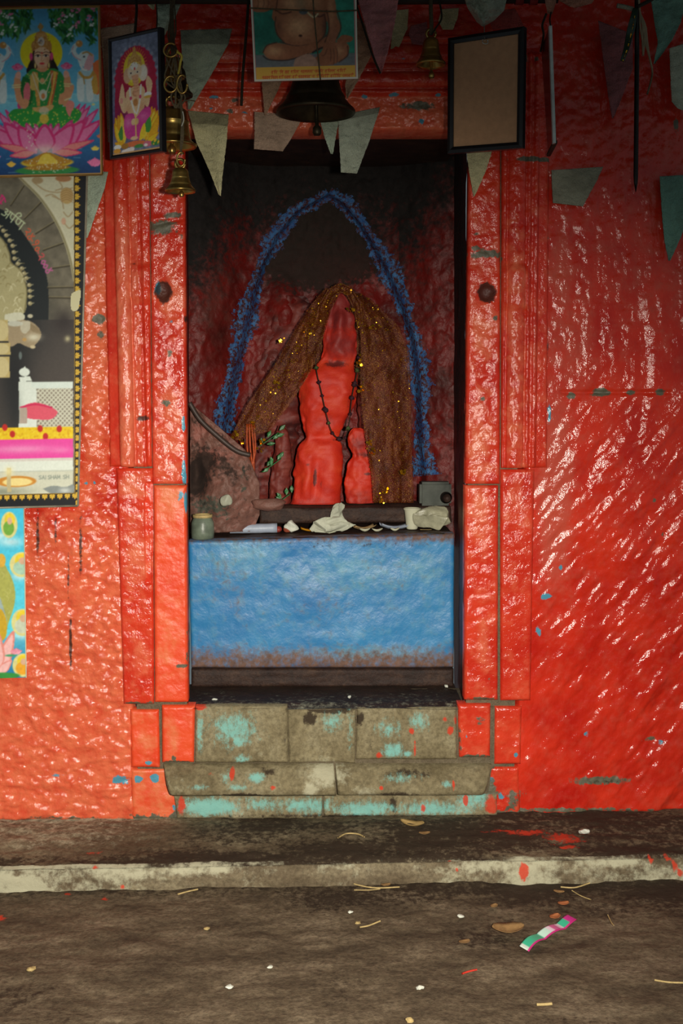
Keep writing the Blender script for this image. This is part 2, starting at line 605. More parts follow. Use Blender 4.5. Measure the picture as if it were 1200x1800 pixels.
def h_lmould(x, y):
    xs = skew(x, y, .025)
    h = prof(xs, [(170, 5), (187, 6), (196, 8), (204, 12), (206, 14), (230, 14), (232, 10), (234, 16), (250, 17), (253, 5), (262, 4), (268, 12)])
    h = h + .016 * half(xs, 205, 231)
    band = np.exp(-((y - 498) / 32) ** 8) * (xs > 232)
    h = h + band * .010 + (xs > 205) * .007 * fbm(x / 9, y / 14, 3, 41) + .0025 * ((xs > 231)) * fbm(x / 6, y / 9, 2, 42)
    return h


def h_rmould(x, y):
    xs = skew(x, y, -.012)
    h = prof(xs, [(878, 14), (881, 18), (886, 18), (888, 8), (890, 10), (921, 12), (924, 20), (928, 20), (930, 13), (934, 13), (936, 18), (941, 18), (944, 8), (952, 7), (980, 5)])
    h = h + .014 * half(xs, 890, 921)
    band = np.exp(-((y - 506) / 36) ** 8) * (xs < 925)
    h = h + band * .010 + (xs < 940) * .007 * fbm(x / 9, y / 14, 3, 43) + .0025 * fbm(x / 6, y / 9, 2, 44)
    return h


backL = boxm('trim_1', (at(232, 600)[0], .003, KERB_Z), (at(326, 600)[0] - .006, .04, at(300, 95)[2]), M_mortar)
tag(backL, 'red painted moulded stone surround left of the niche', kind='structure')
backR = boxm('trim_2', (at(824, 600)[0], .003, KERB_Z), (at(912, 600)[0], .04, at(900, 95)[2]), M_mortar)
tag(backR, 'red painted moulded stone surround right of the niche', kind='structure')
dull = {'film_shading': lambda x, y: .25 + .3 * fbm(x / 40, y / 60, 2, 61)}
slab('moulding_stone', (176, 260, 95, 193, 267, 820), 0, h_lmould, M_jamb, 1.6, .03, backL,
     masks={'film_shading': lambda x, y: .62 * (skew(x, y, .025) > 206) * (skew(x, y, .025) < 233) * sst(250, 450, y) + .48 * (skew(x, y, .025) > 233) * (skew(x, y, .025) < 246),  # pale bands paint highlights on the half-round and fillet
            'dark': lambda x, y: blobs(x, y, [(252, 735, 14, 6, .8), (236, 465, 10, 3, .5)])})
slab('jamb_stone', (264, 325, 228, 269, 329, 850), 0, lambda x, y: .014 + .0072 * fbm(x / 17, y / 15, 3, 45) - .013 * np.exp(-(((x - 287) / 12) ** 2 + ((y - 512) / 17) ** 2) ** 2) - .010 * np.exp(-((y - (392 + .25 * (290 - x))) / 5) ** 2) * .6, M_jamb, 1.8, .03, backL,
     masks={'film_shading': lambda x, y: blobs(x, y, [(300, 520, 30, 60, .6), (300, 780, 30, 120, .55), (290, 300, 30, 60, .5)]),
            'bare': lambda x, y: blobs(x, y, [(288, 400, 34, 16, .78), (305, 380, 22, 8, .7), (300, 620, 8, 10, .5), (292, 708, 10, 6, .75), (320, 420, 4, 60, .4)]),
            'dark': lambda x, y: blobs(x, y, [(288, 513, 13, 17, 1.5), (326, 560, 3, 8, .8)]),
            'blue': lambda x, y: blobs(x, y, [(278, 506, 7, 14, .8), (324, 830, 5, 40, .8), (323, 745, 4, 20, .75), (300, 566, 10, 4, .55)])})
slab('moulding_stone', (205, 269, 823, 218, 271, 1236), 0, lambda x, y: .012 + .006 * fbm(x / 20, y / 14, 3, 46) - .010 * (x > 255) * (x < 268) * (y > 848) * (y < 1026), M_jamb, 1.8, .03, backL,
     masks={'film_shading': lambda x, y: blobs(x, y, [(235, 850, 30, 30, .7), (240, 980, 30, 80, .55), (245, 1150, 20, 60, .5)]),
            'bare': lambda x, y: blobs(x, y, [(244, 1234, 36, 5, .7)])})
slab('jamb_stone', (271, 328, 853, 273, 331, 1232), 0, lambda x, y: .016 + .005 * fbm(x / 22, y / 16, 3, 47), M_orange, 1.8, .03, backL,
     masks={'film_shading': lambda x, y: blobs(x, y, [(300, 880, 30, 70, .6), (290, 1140, 20, 60, .35)]), 'blue': lambda x, y: blobs(x, y, [(327, 880, 4, 30, .7), (318, 870, 8, 14, .6)]),
            'bare': lambda x, y: blobs(x, y, [(320, 1168, 14, 4, .75), (330, 1130, 3, 60, .5)])})
slab('foot_stone', (229, 279, 1247, 231, 281, 1348), 0, lambda x, y: .008 + .006 * fbm(x / 22, y / 18, 3, 48), M_orange, 1.8, .03, backL,
     masks={'film_shading': lambda x, y: blobs(x, y, [(255, 1300, 22, 40, .5)]), 'blue': lambda x, y: blobs(x, y, [(262, 1340, 10, 5, .7)])})
slab('foot_stone', (285, 343, 1239, 286, 341, 1338), 0, lambda x, y: .014 + .005 * fbm(x / 22, y / 18, 3, 49), M_orange, 1.8, .03, backL,
     masks={'film_shading': lambda x, y: blobs(x, y, [(305, 1290, 14, 34, .65)]), 'bare': lambda x, y: blobs(x, y, [(312, 1338, 36, 5, .7), (306, 1330, 6, 6, .6)])})
slab('base_stone', (230, 300, 1352, 232, 322, 1440), 0, lambda x, y: .004 + .007 * fbm(x / 30, y / 18, 3, 50), M_orange, 2.0, .03, backL,
     masks={'film_shading': .5, 'bare': lambda x, y: .75 * sst(1418, 1440, y + 8 * fbm(x / 9, y / 9, 2, 3)) + blobs(x, y, [(296, 1376, 12, 12, .5), (312, 1420, 8, 16, .6)]), 'blue': lambda x, y: blobs(x, y, [(243, 1368, 9, 8, .85), (272, 1368, 9, 10, .9), (308, 1420, 8, 10, .6)])})
# right
slab('base_stone', (862, 912, 1348, 846, 914, 1434), 0, lambda x, y: .004 + .007 * fbm(x / 30, y / 18, 3, 51), M_jamb, 2.0, .03, backR,
     masks={'bare': lambda x, y: .75 * sst(1412, 1434, y + 8 * fbm(x / 9, y / 9, 2, 4)) + blobs(x, y, [(862, 1390, 14, 22, .8), (900, 1402, 14, 14, .7)]), 'blue': lambda x, y: blobs(x, y, [(862, 1372, 8, 10, .7), (880, 1400, 8, 10, .6)])})
slab('moulding_stone', (881, 966, 95, 880, 961, 822), 0, h_rmould, M_jamb, 1.6, .03, backR,
     masks={'film_shading': lambda x, y: .40 * (x > 888) * (x < 921) * sst(250, 500, y), 'bare': lambda x, y: blobs(x, y, [(938, 282, 44, 5, .9), (920, 106, 6, 8, .8), (940, 106, 5, 6, .8), (877, 455, 6, 10, .8)])})  # pale band paints the highlight along this half-round
slab('jamb_stone', (824, 878, 228, 817, 877, 850), 0, lambda x, y: .014 + .0075 * fbm(x / 16, y / 15, 3, 55) - .013 * np.exp(-(((x - 854) / 13) ** 2 + ((y - 515) / 14) ** 2) ** 2), M_jamb, 1.8, .03, backR,
     masks={'film_shading': lambda x, y: blobs(x, y, [(845, 590, 25, 60, .6), (840, 780, 25, 90, .6), (835, 380, 14, 20, .5)]),
            'bare': lambda x, y: blobs(x, y, [(850, 448, 34, 8, .82), (838, 438, 14, 6, .75), (846, 700, 9, 6, .6), (868, 560, 7, 6, .6), (835, 412, 6, 5, .6)]),
            'dark': lambda x, y: blobs(x, y, [(854, 515, 14, 15, 1.5)]), 'blue': lambda x, y: blobs(x, y, [(856, 518, 6, 6, .42)])})
slab('jamb_stone', (816, 874, 853, 815, 873, 1228), 0, lambda x, y: .016 + .006 * fbm(x / 20, y / 15, 3, 56), M_jamb, 1.8, .03, backR,
     masks={'film_shading': lambda x, y: blobs(x, y, [(840, 900, 25, 80, .6), (845, 1130, 16, 60, .55)]), 'bare': lambda x, y: blobs(x, y, [(845, 1226, 36, 4, .7), (857, 1190, 6, 10, .45)])})
slab('moulding_stone', (879, 938, 825, 879, 931, 1230), 0, lambda x, y: .012 + .005 * fbm(x / 22, y / 18, 3, 57), M_jamb, 1.8, .03, backR,
     masks={'film_shading': lambda x, y: blobs(x, y, [(905, 880, 26, 60, .5)]), 'bare': lambda x, y: blobs(x, y, [(905, 1232, 34, 4, .7)])})
slab('foot_stone', (804, 861, 1236, 806, 860, 1329), 0, lambda x, y: .014 + .005 * fbm(x / 22, y / 18, 3, 58), M_jamb, 1.8, .03, backR,
     masks={'bare': lambda x, y: blobs(x, y, [(842, 1266, 10, 12, .6), (826, 1329, 36, 6, .8), (806, 1300, 6, 30, .6)]), 'blue': lambda x, y: blobs(x, y, [(818, 1290, 5, 8, .5)])})
slab('foot_stone', (869, 916, 1241, 868, 914, 1342), 0, lambda x, y: .009 + .006 * fbm(x / 22, y / 18, 3, 59), M_jamb, 1.8, .03, backR,
     masks={'bare': lambda x, y: blobs(x, y, [(890, 1344, 30, 4, .7)]), 'blue': lambda x, y: blobs(x, y, [(906, 1325, 5, 5, .8)])})


# lintel
def h_lint(x, y):
    h = prof(y, [(40, 2), (62, 3), (66, 14), (72, 14), (76, 6), (112, 8), (116, 18), (124, 18), (128, 12), (157, 12), (161, 26), (167, 28), (170, 16), (174, 12), (232, 12)])
    h = h + .012 * half(y, 80, 112) + .022 * half(y, 128, 158)
    return h + .004 * fbm(x / 16, y / 10, 3, 71) + .013 * (y > 174) * fbm(x / 13, y / 12, 3, 72)


tl = slab('trim_3', (266, 880, 36, 266, 880, 229), 0, h_lint, M_jamb, 1.8, .12,
          masks={'blue': lambda x, y: blobs(x, y, [(376, 173, 10, 4, .75), (372, 192, 6, 4, .7), (690, 170, 10, 4, .75), (740, 215, 6, 8, .75), (640, 172, 8, 4, .7), (708, 106, 6, 4, .6), (430, 200, 8, 4, .6), (768, 170, 8, 3, .7)]),
                 'bare': lambda x, y: blobs(x, y, [(735, 188, 32, 8, .85), (415, 178, 14, 5, .7), (405, 197, 8, 5, .7)]),
                 'film_shading': lambda x, y: .42 * (y > 172) + .2})
tag(tl, 'moulded red painted stone lintel over the niche', kind='structure')

# ---- niche shell
NT = 229
def quadgrid(name, corners, nu, nv, disp, mat, masks=None, parent=None):
    """bilinear patch TL,TR,BR,BL displaced along its normal"""
    TL, TR, BR, BL = [np.array(c, float) for c in corners]
    u, v = np.meshgrid(np.linspace(0, 1, nu), np.linspace(0, 1, nv))
    P = TL * ((1 - u) * (1 - v))[..., None] + TR * (u * (1 - v))[..., None] + BR * (u * v)[..., None] + BL * ((1 - u) * v)[..., None]
    nrm = np.cross(BL - TL, TR - TL); nrm /= np.linalg.norm(nrm)
    P = P + (disp(u, v))[..., None] * nrm
    a = {k: fn(u, v).ravel() for k, fn in (masks or {}).items()}
    return new_obj(name, P.reshape(-1, 3), grid_faces(nu, nv)[:, ::-1], mat, parent, attrs=a)


nd = lambda s, a=.006: (lambda u, v: a * fbm(u * 6, v * 30, 3, s))
wnl = quadgrid('wall_niche_left', [at(326, NT, .0), at(331, NT, .46), at(333, 1245, .46), at(331, 1245, .0)], 12, 160, nd(81), M_soot_shade)
tag(wnl, kind='structure')
wnr = quadgrid('wall_niche_right', [at(797, NT, .50), at(820, NT, .0), at(814, 1245, .0), at(797, 1245, .50)], 12, 160, nd(82), M_soot_shade, masks={'bare': lambda u, v: .75 * (1 - sst(.3, .75, v))})  # upper part darkened to paint in the shadow on this reveal
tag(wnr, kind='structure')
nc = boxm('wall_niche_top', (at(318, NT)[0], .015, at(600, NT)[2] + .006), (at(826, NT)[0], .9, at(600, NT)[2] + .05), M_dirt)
tag(nc, kind='structure')


AL = [(392, 760), (398, 715), (410, 660), (424, 600), (438, 540), (458, 470), (484, 415), (520, 372), (556, 352), (577, 340)]
AR = [(577, 340), (604, 356), (636, 395), (664, 440), (690, 490), (712, 545), (730, 600), (737, 660), (740, 720), (742, 780), (748, 836)]
_al = resample(AL, 60); _ar = resample(AR, 60)


def inside_arch(x, y):
    xl = np.interp(y, _al[::-1, 1], _al[::-1, 0]); xr = np.interp(y, _ar[:, 1], _ar[:, 0])
    return sst(-3, 10, x - xl) * sst(-3, 10, xr - x) * (y > 340)


def backdepth(x, y):
    """concave painted rock: depth behind the wall face"""
    d = .43 + .15 * sst(334, 470, x) - .10 * sst(660, 798, x)
    d = d + .05 * inside_arch(x, y)
    # carved attendant figures and rock knobs left of the idol
    d = d - .055 * blobs(x, y, [(478, 640, 34, 90), (500, 560, 28, 50), (500, 520, 22, 26, .7), (545, 560, 24, 40, .5), (490, 800, 40, 70, .9), (672, 640, 36, 90, .8), (660, 560, 26, 40, .5)])
    d = d - .02 * fbm(x / 45, y / 50, 3, 91) - .012 * fbm(x / 14, y / 18, 3, 92)
    return d


def soot(x, y):
    s = 1 - sst(260, 600, y + 40 * fbm(x / 60, y / 60, 2, 93) - 90 * sst(420, 330, x) + 130 * sst(690, 800, x))
    return s


u, v = np.meshgrid(np.linspace(0, 1, 236), np.linspace(0, 1, 380))
bx = 329 + (800 - 329) * u; by = 222 + (960 - 222) * v
wb = new_obj('wall_back', at(bx, by, backdepth(bx, by)).reshape(-1, 3), grid_faces(236, 380)[:, ::-1], M_soot_shade,
             attrs={'bare': (1.05 * soot(bx, by) + .25 * (bx > 700)).ravel(), 'film_shading': (.55 * blobs(bx, by, [(370, 520, 40, 100), (480, 620, 40, 120, .8), (490, 830, 60, 60, .9)])).ravel(),
                    'dark': (.75 * inside_arch(bx, by) * (1 - sst(420, 560, by)) + .45 * blobs(bx, by, [(560, 430, 80, 120)])).ravel()})
tag(wb, 'soot blackened rock back of the niche', kind='structure')

# blue painted ridge of the pointed arch: a part of the back wall
M_bridge = None
m, nt, b = nmat('flaking_blue_paint'); n = NB(nt)
rag = n.noise(75, 5, .7)
col = n.mix(n.ramp(n.noise(30, 4), [(.35, 0.0), (.65, 1.0)]), srgb(34, 80, 142), srgb(66, 122, 176))
col = n.mix(n.ramp(rag, [(.44, 0.0), (.54, 1.0)]), srgb(66, 20, 20), col)
n.link(col, b.inputs['Base Color']); b.inputs['Roughness'].default_value = .5
n.link(n.ramp(n.math('SUBTRACT', n.noise(48, 5, .75), n.math('MULTIPLY', n.attr('edge'), .34)), [(.27, 0.0), (.31, 1.0)]), b.inputs['Alpha'])
n.link(n.bump(n.math('ADD', rag, n.noise(140, 4)), .8, .006), b.inputs['Normal'])
M_bridge = m
for pts, sd in ((AL, 1), (AR, 2)):
    P = resample(pts, 110)
    T = np.gradient(P, axis=0); T /= np.linalg.norm(T, axis=1)[:, None]
    N = np.stack([T[:, 1], -T[:, 0]], -1)
    s = np.linspace(0, 1, 110)
    wdt = 1.55 * (9 + 7 * np.sin(s * 9 + sd) ** 2 + 9 * fbm(s * 14, s * 0 + sd, 3, 95 + sd))
    if sd == 1: wdt = wdt * (.75 + .5 * (1 - s))
    k = np.linspace(-1, 1, 12)
    edge = 1 + .5 * fbm(np.outer(s * 40, np.ones(12)), np.outer(np.ones(110), np.sign(k)) * 3, 2, 97 + sd)
    gx = P[:, 0:1] + N[:, 0:1] * wdt[:, None] * k[None] * edge; gy = P[:, 1:2] + N[:, 1:2] * wdt[:, None] * k[None] * edge
    dz = backdepth(gx, gy) - .006 * (1 - k[None] ** 2) ** .5 - .010 * fbm(gx / 7, gy / 7, 3, 98) - .005
    new_obj('painted_arch_ridge', at(gx, gy, dz).reshape(-1, 3), grid_faces(12, 110)[:, ::-1], M_bridge, wb, attrs={'edge': (np.abs(k)[None] ** 1.5 * np.ones((110, 1))).ravel()})

# niche floor (greasy sill) and its front lip
zs0 = at(560, 1238, 0)[2]
sl = quadgrid('floor_niche', [at(333, 1203, .27), at(797, 1200, .27), at(814, 1240, -.012), at(331, 1240, -.012)], 120, 50,
              lambda u, v: -.006 * fbm(u * 14, v * 5, 3, 83) - .01 * sst(.85, 1, v), M_dirt,
              masks={'pale': lambda u, v: .34 * v + .25 * fbm(u * 9, v * 3, 2, 84), 'dark': lambda u, v: .5 * (1 - sst(.4, .9, v)) + .8 * np.exp(-((u - .49) / .13) ** 2) * sst(.5, 1, v)})
tag(sl, 'dark greasy stone sill of the niche', kind='structure')

# ---- plinth of weathered stone below the niche
tb = boxm('trim_4', (at(300, 1400)[0], -.002, KERB_Z), (at(868, 1400)[0], .2, at(560, 1246)[2]), M_mortar)
tag(tb, 'weathered grey plinth with flaking turquoise paint below the niche', kind='structure')
hs = lambda sd, a=.006: (lambda x, y: .012 + a * fbm(x / 26, y / 20, 4, sd))
pl_turq = lambda x, y: blobs(x, y, [(410, 1280, 40, 30, .68), (420, 1300, 14, 12, .8), (352, 1285, 8, 40, .6), (425, 1332, 14, 8, .7), (690, 1318, 20, 14, .75), (680, 1278, 24, 20, .55), (735, 1265, 18, 18, .6), (715, 1322, 10, 6, .7), (585, 1270, 20, 20, .55), (615, 1280, 6, 40, .5)])
pl_dark = lambda x, y: blobs(x, y, [(578, 1244, 44, 10, 1.1), (545, 1262, 14, 16, .8), (500, 1290, 6, 50, .42), (632, 1262, 10, 14, .75), (510, 1320, 4, 30, .4), (650, 1300, 20, 50, .35)])
pl_red = lambda x, y: blobs(x, y, [(409, 1352, 5, 9, .95), (350, 1242, 14, 5, .9), (790, 1282, 6, 8, .8), (722, 1282, 6, 8, .75), (665, 1325, 7, 7, .75), (728, 1310, 3, 20, .62), (780, 1262, 5, 10, .6), (800, 1262, 8, 14, .6), (480, 1372, 9, 5, .6), (372, 1352, 8, 4, .55), (792, 1368, 3, 10, .7), (667, 1372, 4, 4, .8)])
pm = {'turq': pl_turq, 'dark': pl_dark, 'red': pl_red, 'pale': lambda x, y: blobs(x, y, [(570, 1352, 26, 22, .75), (545, 1370, 12, 16, .7), (450, 1300, 60, 40, .25)])}
slab('plinth_stone', (344, 505, 1240, 343, 507, 1339), 0, hs(101), M_stone, 2.2, .03, tb, pm)
slab('plinth_stone', (506, 625, 1245, 508, 623.5, 1340), 0, lambda x, y: .004 + .010 * np.abs((x - 565) / 60) ** 2 + .006 * fbm(x / 14, y / 40, 3, 102), M_stone, 2.2, .03, tb, pm)
slab('plinth_stone', (627, 801, 1243, 625, 802, 1333), 0, hs(103), M_stone, 2.2, .03, tb, pm)


def h_ledge(x, y):
    t = np.clip((y - 1338) / 54, 0, 1)
    return .010 + .050 * np.sin(t * math.pi * .72) ** 1.0 + .010 * fbm(x / 40, y / 16, 4, 104) - .02 * sst(.86, 1, t)


mm = {'turq': lambda x, y: blobs(x, y, [(450, 1358, 14, 7, .8), (420, 1372, 20, 6, .6), (350, 1372, 20, 6, .55), (780, 1366, 10, 5, .7), (700, 1358, 40, 8, .45), (400, 1358, 10, 10, .6)]),
      'dark': lambda x, y: blobs(x, y, [(430, 1388, 60, 8, .8), (470, 1350, 22, 10, .6), (720, 1352, 70, 10, .55), (690, 1385, 50, 8, .7), (320, 1388, 30, 6, .5)]),
      'red': pl_red, 'pale': lambda x, y: blobs(x, y, [(572, 1352, 34, 20, .85), (545, 1375, 14, 14, .85), (640, 1380, 30, 10, .5), (310, 1365, 30, 20, .3)])}
slab('ledge_stone', (288, 586, 1341, 305, 590, 1394), 0, h_ledge, M_stone, 2.0, .03, tb, mm)
slab('ledge_stone', (589, 862, 1341, 593, 842, 1392), 0, h_ledge, M_stone, 2.0, .03, tb, mm)
bmk = {'turq': lambda x, y: np.maximum(blobs(x, y, [(370, 1415, 50, 16, .95), (540, 1412, 60, 14, .7), (640, 1418, 60, 14, .78), (760, 1418, 70, 14, .74), (830, 1400, 30, 20, .72), (460, 1410, 40, 14, .55)]), 0),
       'red': lambda x, y: blobs(x, y, [(817, 1403, 5, 10, 1.0), (742, 1418, 6, 12, .75), (320, 1412, 8, 18, .8), (862, 1412, 14, 18, .8)]),
       'dark': lambda x, y: blobs(x, y, [(690, 1410, 8, 20, .7), (560, 1430, 240, 5, .6)])}
slab('base_stone', (306, 566, 1396, 312, 566, 1436), 0, lambda x, y: .016 + .010 * fbm(x / 30, y / 18, 3, 105), M_stone, 2.0, .03, tb, bmk)
slab('base_stone', (569, 872, 1395, 569, 872, 1432), 0, lambda x, y: .016 + .010 * fbm(x / 30, y / 18, 3, 106), M_stone, 2.0, .03, tb, bmk)

# ---- kerb and ground
nx, ns = 520, 70
xs = np.linspace(-2.2, 2.2, nx)
Ltop = -KERB_Y + .04
sp = np.linspace(0, Ltop + KERB_Z + .02, ns)
S, X = np.meshgrid(sp, xs, indexing='ij')
wob = .016 * fbm(X / .28, X * 0, 3, 111)
rad = .018
Ykr = np.where(S < Ltop, .04 - S, KERB_Y) + np.where(S >= Ltop, 0, 0)
Zkr = np.where(S < Ltop, KERB_Z, KERB_Z - (S - Ltop))
ed = np.exp(-((S - Ltop) / .022) ** 2)
Ykr = Ykr + .010 * ed + wob * sst(.05, Ltop, S)
Zkr = Zkr - .012 * ed - .012 * sst(.1, Ltop, S) * (S < Ltop) - .012 * np.exp(-((S - Ltop) / .05) ** 2) * .0
nz = .010 * fbm(X / .09, S / .045, 4, 112) + .004 * fbm(X / .02, S / .02, 2, 113)
Ykr = Ykr - nz * (S > Ltop - .02); Zkr = Zkr + nz * (S <= Ltop - .02)
# sags in the middle where dirt has piled up
ipx = 600 + X / .0016
topm = (S < Ltop).astype(float)
dk = topm * (.56 + .5 * fbm(X / .25, S / .06, 3, 114)) * (1 - .85 * np.exp(-((X + .85) / .42) ** 2) * (1 - sst(.45 * Ltop, .9 * Ltop, S))) + (1 - topm) * .0
pale = (S > Ltop - .03) * (.50 + 1.1 * fbm(X / .12, S / .05, 3, 115) - .28 * np.exp(-((X - .02) / .28) ** 2) + .12 * np.exp(-((X + .8) / .3) ** 2)) + topm * (.35 * np.exp(-(S / .05) ** 2) + .42 * np.exp(-((X + .85) / .42) ** 2) * (1 - sst(.45 * Ltop, .9 * Ltop, S)))
redm = np.zeros_like(X)
for ipxx, ipyy, rx, rs, st in ((165, 1512, .012, .022, .8), (920, 1530, .013, .03, 1.1), (1146, 1500, .008, .03, .8), (1176, 1496, .008, .03, .85), (1186, 1520, .008, .03, .8), (792, 1502, .010, .012, .7), (1196, 1535, .008, .012, .8), (803, 1530, .008, .010, .7), (215, 1558, .01, .01, .7)):
    p = at(ipxx, ipyy, KERB_Y)
    redm = np.maximum(redm, st * np.exp(-(((X - p[0]) / rx) ** 2 + ((S - (Ltop + KERB_Z - p[2])) / rs) ** 2) * .9))
for ipxx, ipyy, rx, rs, st in ((990, 1470, .08, .045, .62), (930, 1462, .10, .03, .58), (880, 1460, .08, .02, .55), (1000, 1484, .03, .015, .7), (742, 1428, .02, .02, .7), (165, 1493, .03, .012, .6), (515, 1432, .012, .006, .7)):
    p = atz(ipxx, ipyy, KERB_Z)
    redm = np.maximum(redm, st * np.exp(-(((X - p[0]) / rx) ** 2 + ((S - (.04 - p[1])) / rs) ** 2) * .9))
kb = new_obj('kerb', np.stack([X, Ykr, Zkr], -1).reshape(-1, 3), grid_faces(nx, ns), M_kerb, attrs={'dark': dk.ravel(), 'pale': pale.ravel(), 'red': redm.ravel()})
tag(kb, 'worn stone kerb step splashed with red paint along the wall foot', kind='structure')

nx, ny = 460, 240
X, Yg = np.meshgrid(np.linspace(-2.2, 2.2, nx), KERB_Y + .04 - np.linspace(0, 1, ny) ** 1.5 * 3.6)
Zg = .012 * fbm(X / .16, Yg / .09, 4, 121) + .006 * fbm(X / .03, Yg / .025, 2, 122) - .002
Zg = Zg + .010 * np.exp(-((Yg - KERB_Y) / .05) ** 2) * (fbm(X / .3, X * 0, 2, 123) + .2)
gd = new_obj('ground', np.stack([X, Yg, Zg], -1).reshape(-1, 3), grid_faces(nx, ny), M_ground,
             attrs={'dark': (.24 + .75 * fbm(X / .35, Yg / .2, 3, 124) + .28 * np.exp(-((Yg - KERB_Y) / .12) ** 2) + .10 * sst(-.2, .8, X)).ravel(),
                    'red': (.7 * blobs(X, Yg, [(-.62, KERB_Y - .05, .015, .012), (-.86, KERB_Y - .14, .02, .02), (-.72, KERB_Y - .02, .012, .01)])).ravel()})
tag(gd, 'dark trodden earth in front of the shrine', kind='structure')

# ================================================================== inside the niche
_sa = at(331, 952, .215); _sb = at(797, 939, .215)


def zsh(X):
    """height of the slightly tilted shelf"""
    return _sa[2] + (_sb[2] - _sa[2]) * (np.asarray(X, float) - _sa[0]) / (_sb[0] - _sa[0])


ZSH = float((_sa[2] + _sb[2]) / 2)
# blue altar block
zb0 = float(at(560, 1206, .25)[2])
alt = empty('altar_block', ((at(565, 1000, .4)[0]), .45, zb0))
tag(alt, 'blue oil painted masonry block filling the lower part of the niche', 'altar')
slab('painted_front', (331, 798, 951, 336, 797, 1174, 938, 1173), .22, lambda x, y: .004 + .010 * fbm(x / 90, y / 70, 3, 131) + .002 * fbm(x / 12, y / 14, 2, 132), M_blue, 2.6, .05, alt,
     masks={'bare': lambda x, y: .12 + np.maximum(.62 * sst(1118, 1166, y), .55 * (1 - sst(942, 962, y))) + .42 * (blobs(x, y, [(400, 1010, 40, 50), (560, 1060, 60, 40, .7), (420, 1060, 16, 40, .8), (690, 1000, 50, 40, .5)])) * .45,
            'film_shading': lambda x, y: .08 + blobs(x, y, [(420, 980, 80, 40, .42), (620, 1010, 140, 40, .4), (740, 1000, 50, 30, .42), (640, 1150, 140, 14, .55)]),
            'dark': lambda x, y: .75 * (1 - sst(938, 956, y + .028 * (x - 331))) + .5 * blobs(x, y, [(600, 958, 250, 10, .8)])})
slab('unpainted_plinth', (336, 797, 1176, 336, 797, 1208), .235, lambda x, y: .003 + .006 * fbm(x / 40, y / 10, 3, 133), M_dirt, 2.6, .05, alt)
quadgrid('shelf_top', [_sa + [0, .42, 0], _sb + [0, .42, 0], _sb, _sa], 130, 60,
         lambda u, v: -.005 * fbm(u * 16, v * 6, 3, 134), M_dirt, parent=alt)
# low step behind the offerings
YP = .375
ZPD = float(at(560, 893, YP)[2])
ped = slab('stone_step', (456, 792, 893, 456, 794, 921, 890, 918), YP, lambda x, y: .003 + .008 * fbm(x / 50, y / 9, 3, 136), M_dirt, 2.4, .14, alt)
ped_top = quadgrid('step_top', [at(456, 893, YP) + np.array([0, .15, 0.002]), at(792, 890, YP) + np.array([0, .15, .002]), at(792, 890, YP) + np.array([0, 0, -.002]), at(456, 893, YP) + np.array([0, 0, -.002])], 80, 20,
                   lambda u, v: -.004 * fbm(u * 10, v * 3, 3, 137), M_dirt, parent=ped)

# ---- idols: continuous lumpy bodies under thick vermilion
def vermilion(name, ca, cb, cc):
    m, nt, b = nmat(name); n = NB(nt)
    a = n.noise(14, 5, .6)
    col = n.ramp(a, [(.3, cb), (.5, ca), (.72, cc)])
    col = n.mix(n.math('MULTIPLY', n.torn('dark', n.noise(60, 5, .7), .7, .15), .85), col, srgb(62, 26, 26))
    col = n.mix(n.math('MULTIPLY', n.torn('film_shading', n.noise(40, 5, .7), .8, .35), .9), col, srgb(130, 38, 37))
    n.link(col, b.inputs['Base Color'])
    b.inputs['Roughness'].default_value = .6
    n.link(n.bump(n.noise(90, 5, .6), .35, .004), b.inputs['Normal'])
    return m


M_idol = vermilion('vermilion_paste', srgb(210, 46, 19), srgb(190, 32, 15), srgb(218, 66, 30))
M_idol2 = vermilion('dull_vermilion_stone', srgb(116, 38, 29), srgb(88, 30, 25), srgb(136, 60, 48))


def body(name, rows, Yc, mat, parent=None, ratio=.6, seed=0, amp=.004, n=44, extra=None, masks=None):
    """rows [(py, xl, xr)] top to bottom -> closed lofted figure"""
    rows = np.array(rows, float)
    ys = np.linspace(rows[0, 0], rows[-1, 0], 90)
    xl = smooth_path(rows[:, [0, 1]], 400); xr = smooth_path(rows[:, [0, 2]], 400)
    L = np.interp(ys, xl[:, 0], xl[:, 1]); R = np.interp(ys, xr[:, 0], xr[:, 1])
    th = np.arange(n) * 2 * math.pi / n
    V = []; MX = []; MY = []
    for y, a, b_ in zip(ys, L, R):
        c = at((a + b_) / 2, y, Yc); w = (at(b_, y, Yc) - at(a, y, Yc))[0] / 2
        x = c[0] + w * np.cos(th); yy = Yc - np.abs(w) ** .8 * .12 ** .2 * ratio * np.sin(th); z = np.full(n, c[2])
        ppx = (a + b_) / 2 + (b_ - a) / 2 * np.cos(th); ppy = np.full(n, y)
        if extra is not None: yy = yy - extra(ppx, ppy) * np.clip(np.sin(th), 0, 1)
        V.append(np.stack([x, yy, z], -1)); MX.append(ppx); MY.append(ppy)
    V = np.array(V); MX = np.array(MX); MY = np.array(MY)
    d = amp * fbm(MX / 14 + np.sin(th)[None] * 2, MY / 16, 3, seed)
    V[..., 1] -= d * 1.5; V[..., 0] += d * np.cos(th)[None]
    V = V.reshape(-1, 3)
    fc = grid_faces(n, 90, 0, wrapu=True).tolist()
    fc.append(list(range(n))[::-1]); fc.append([89 * n + i for i in range(n)])
    return new_obj(name, V, fc, mat, parent, attrs={k: f(MX, MY).ravel() for k, f in (masks or {}).items()})


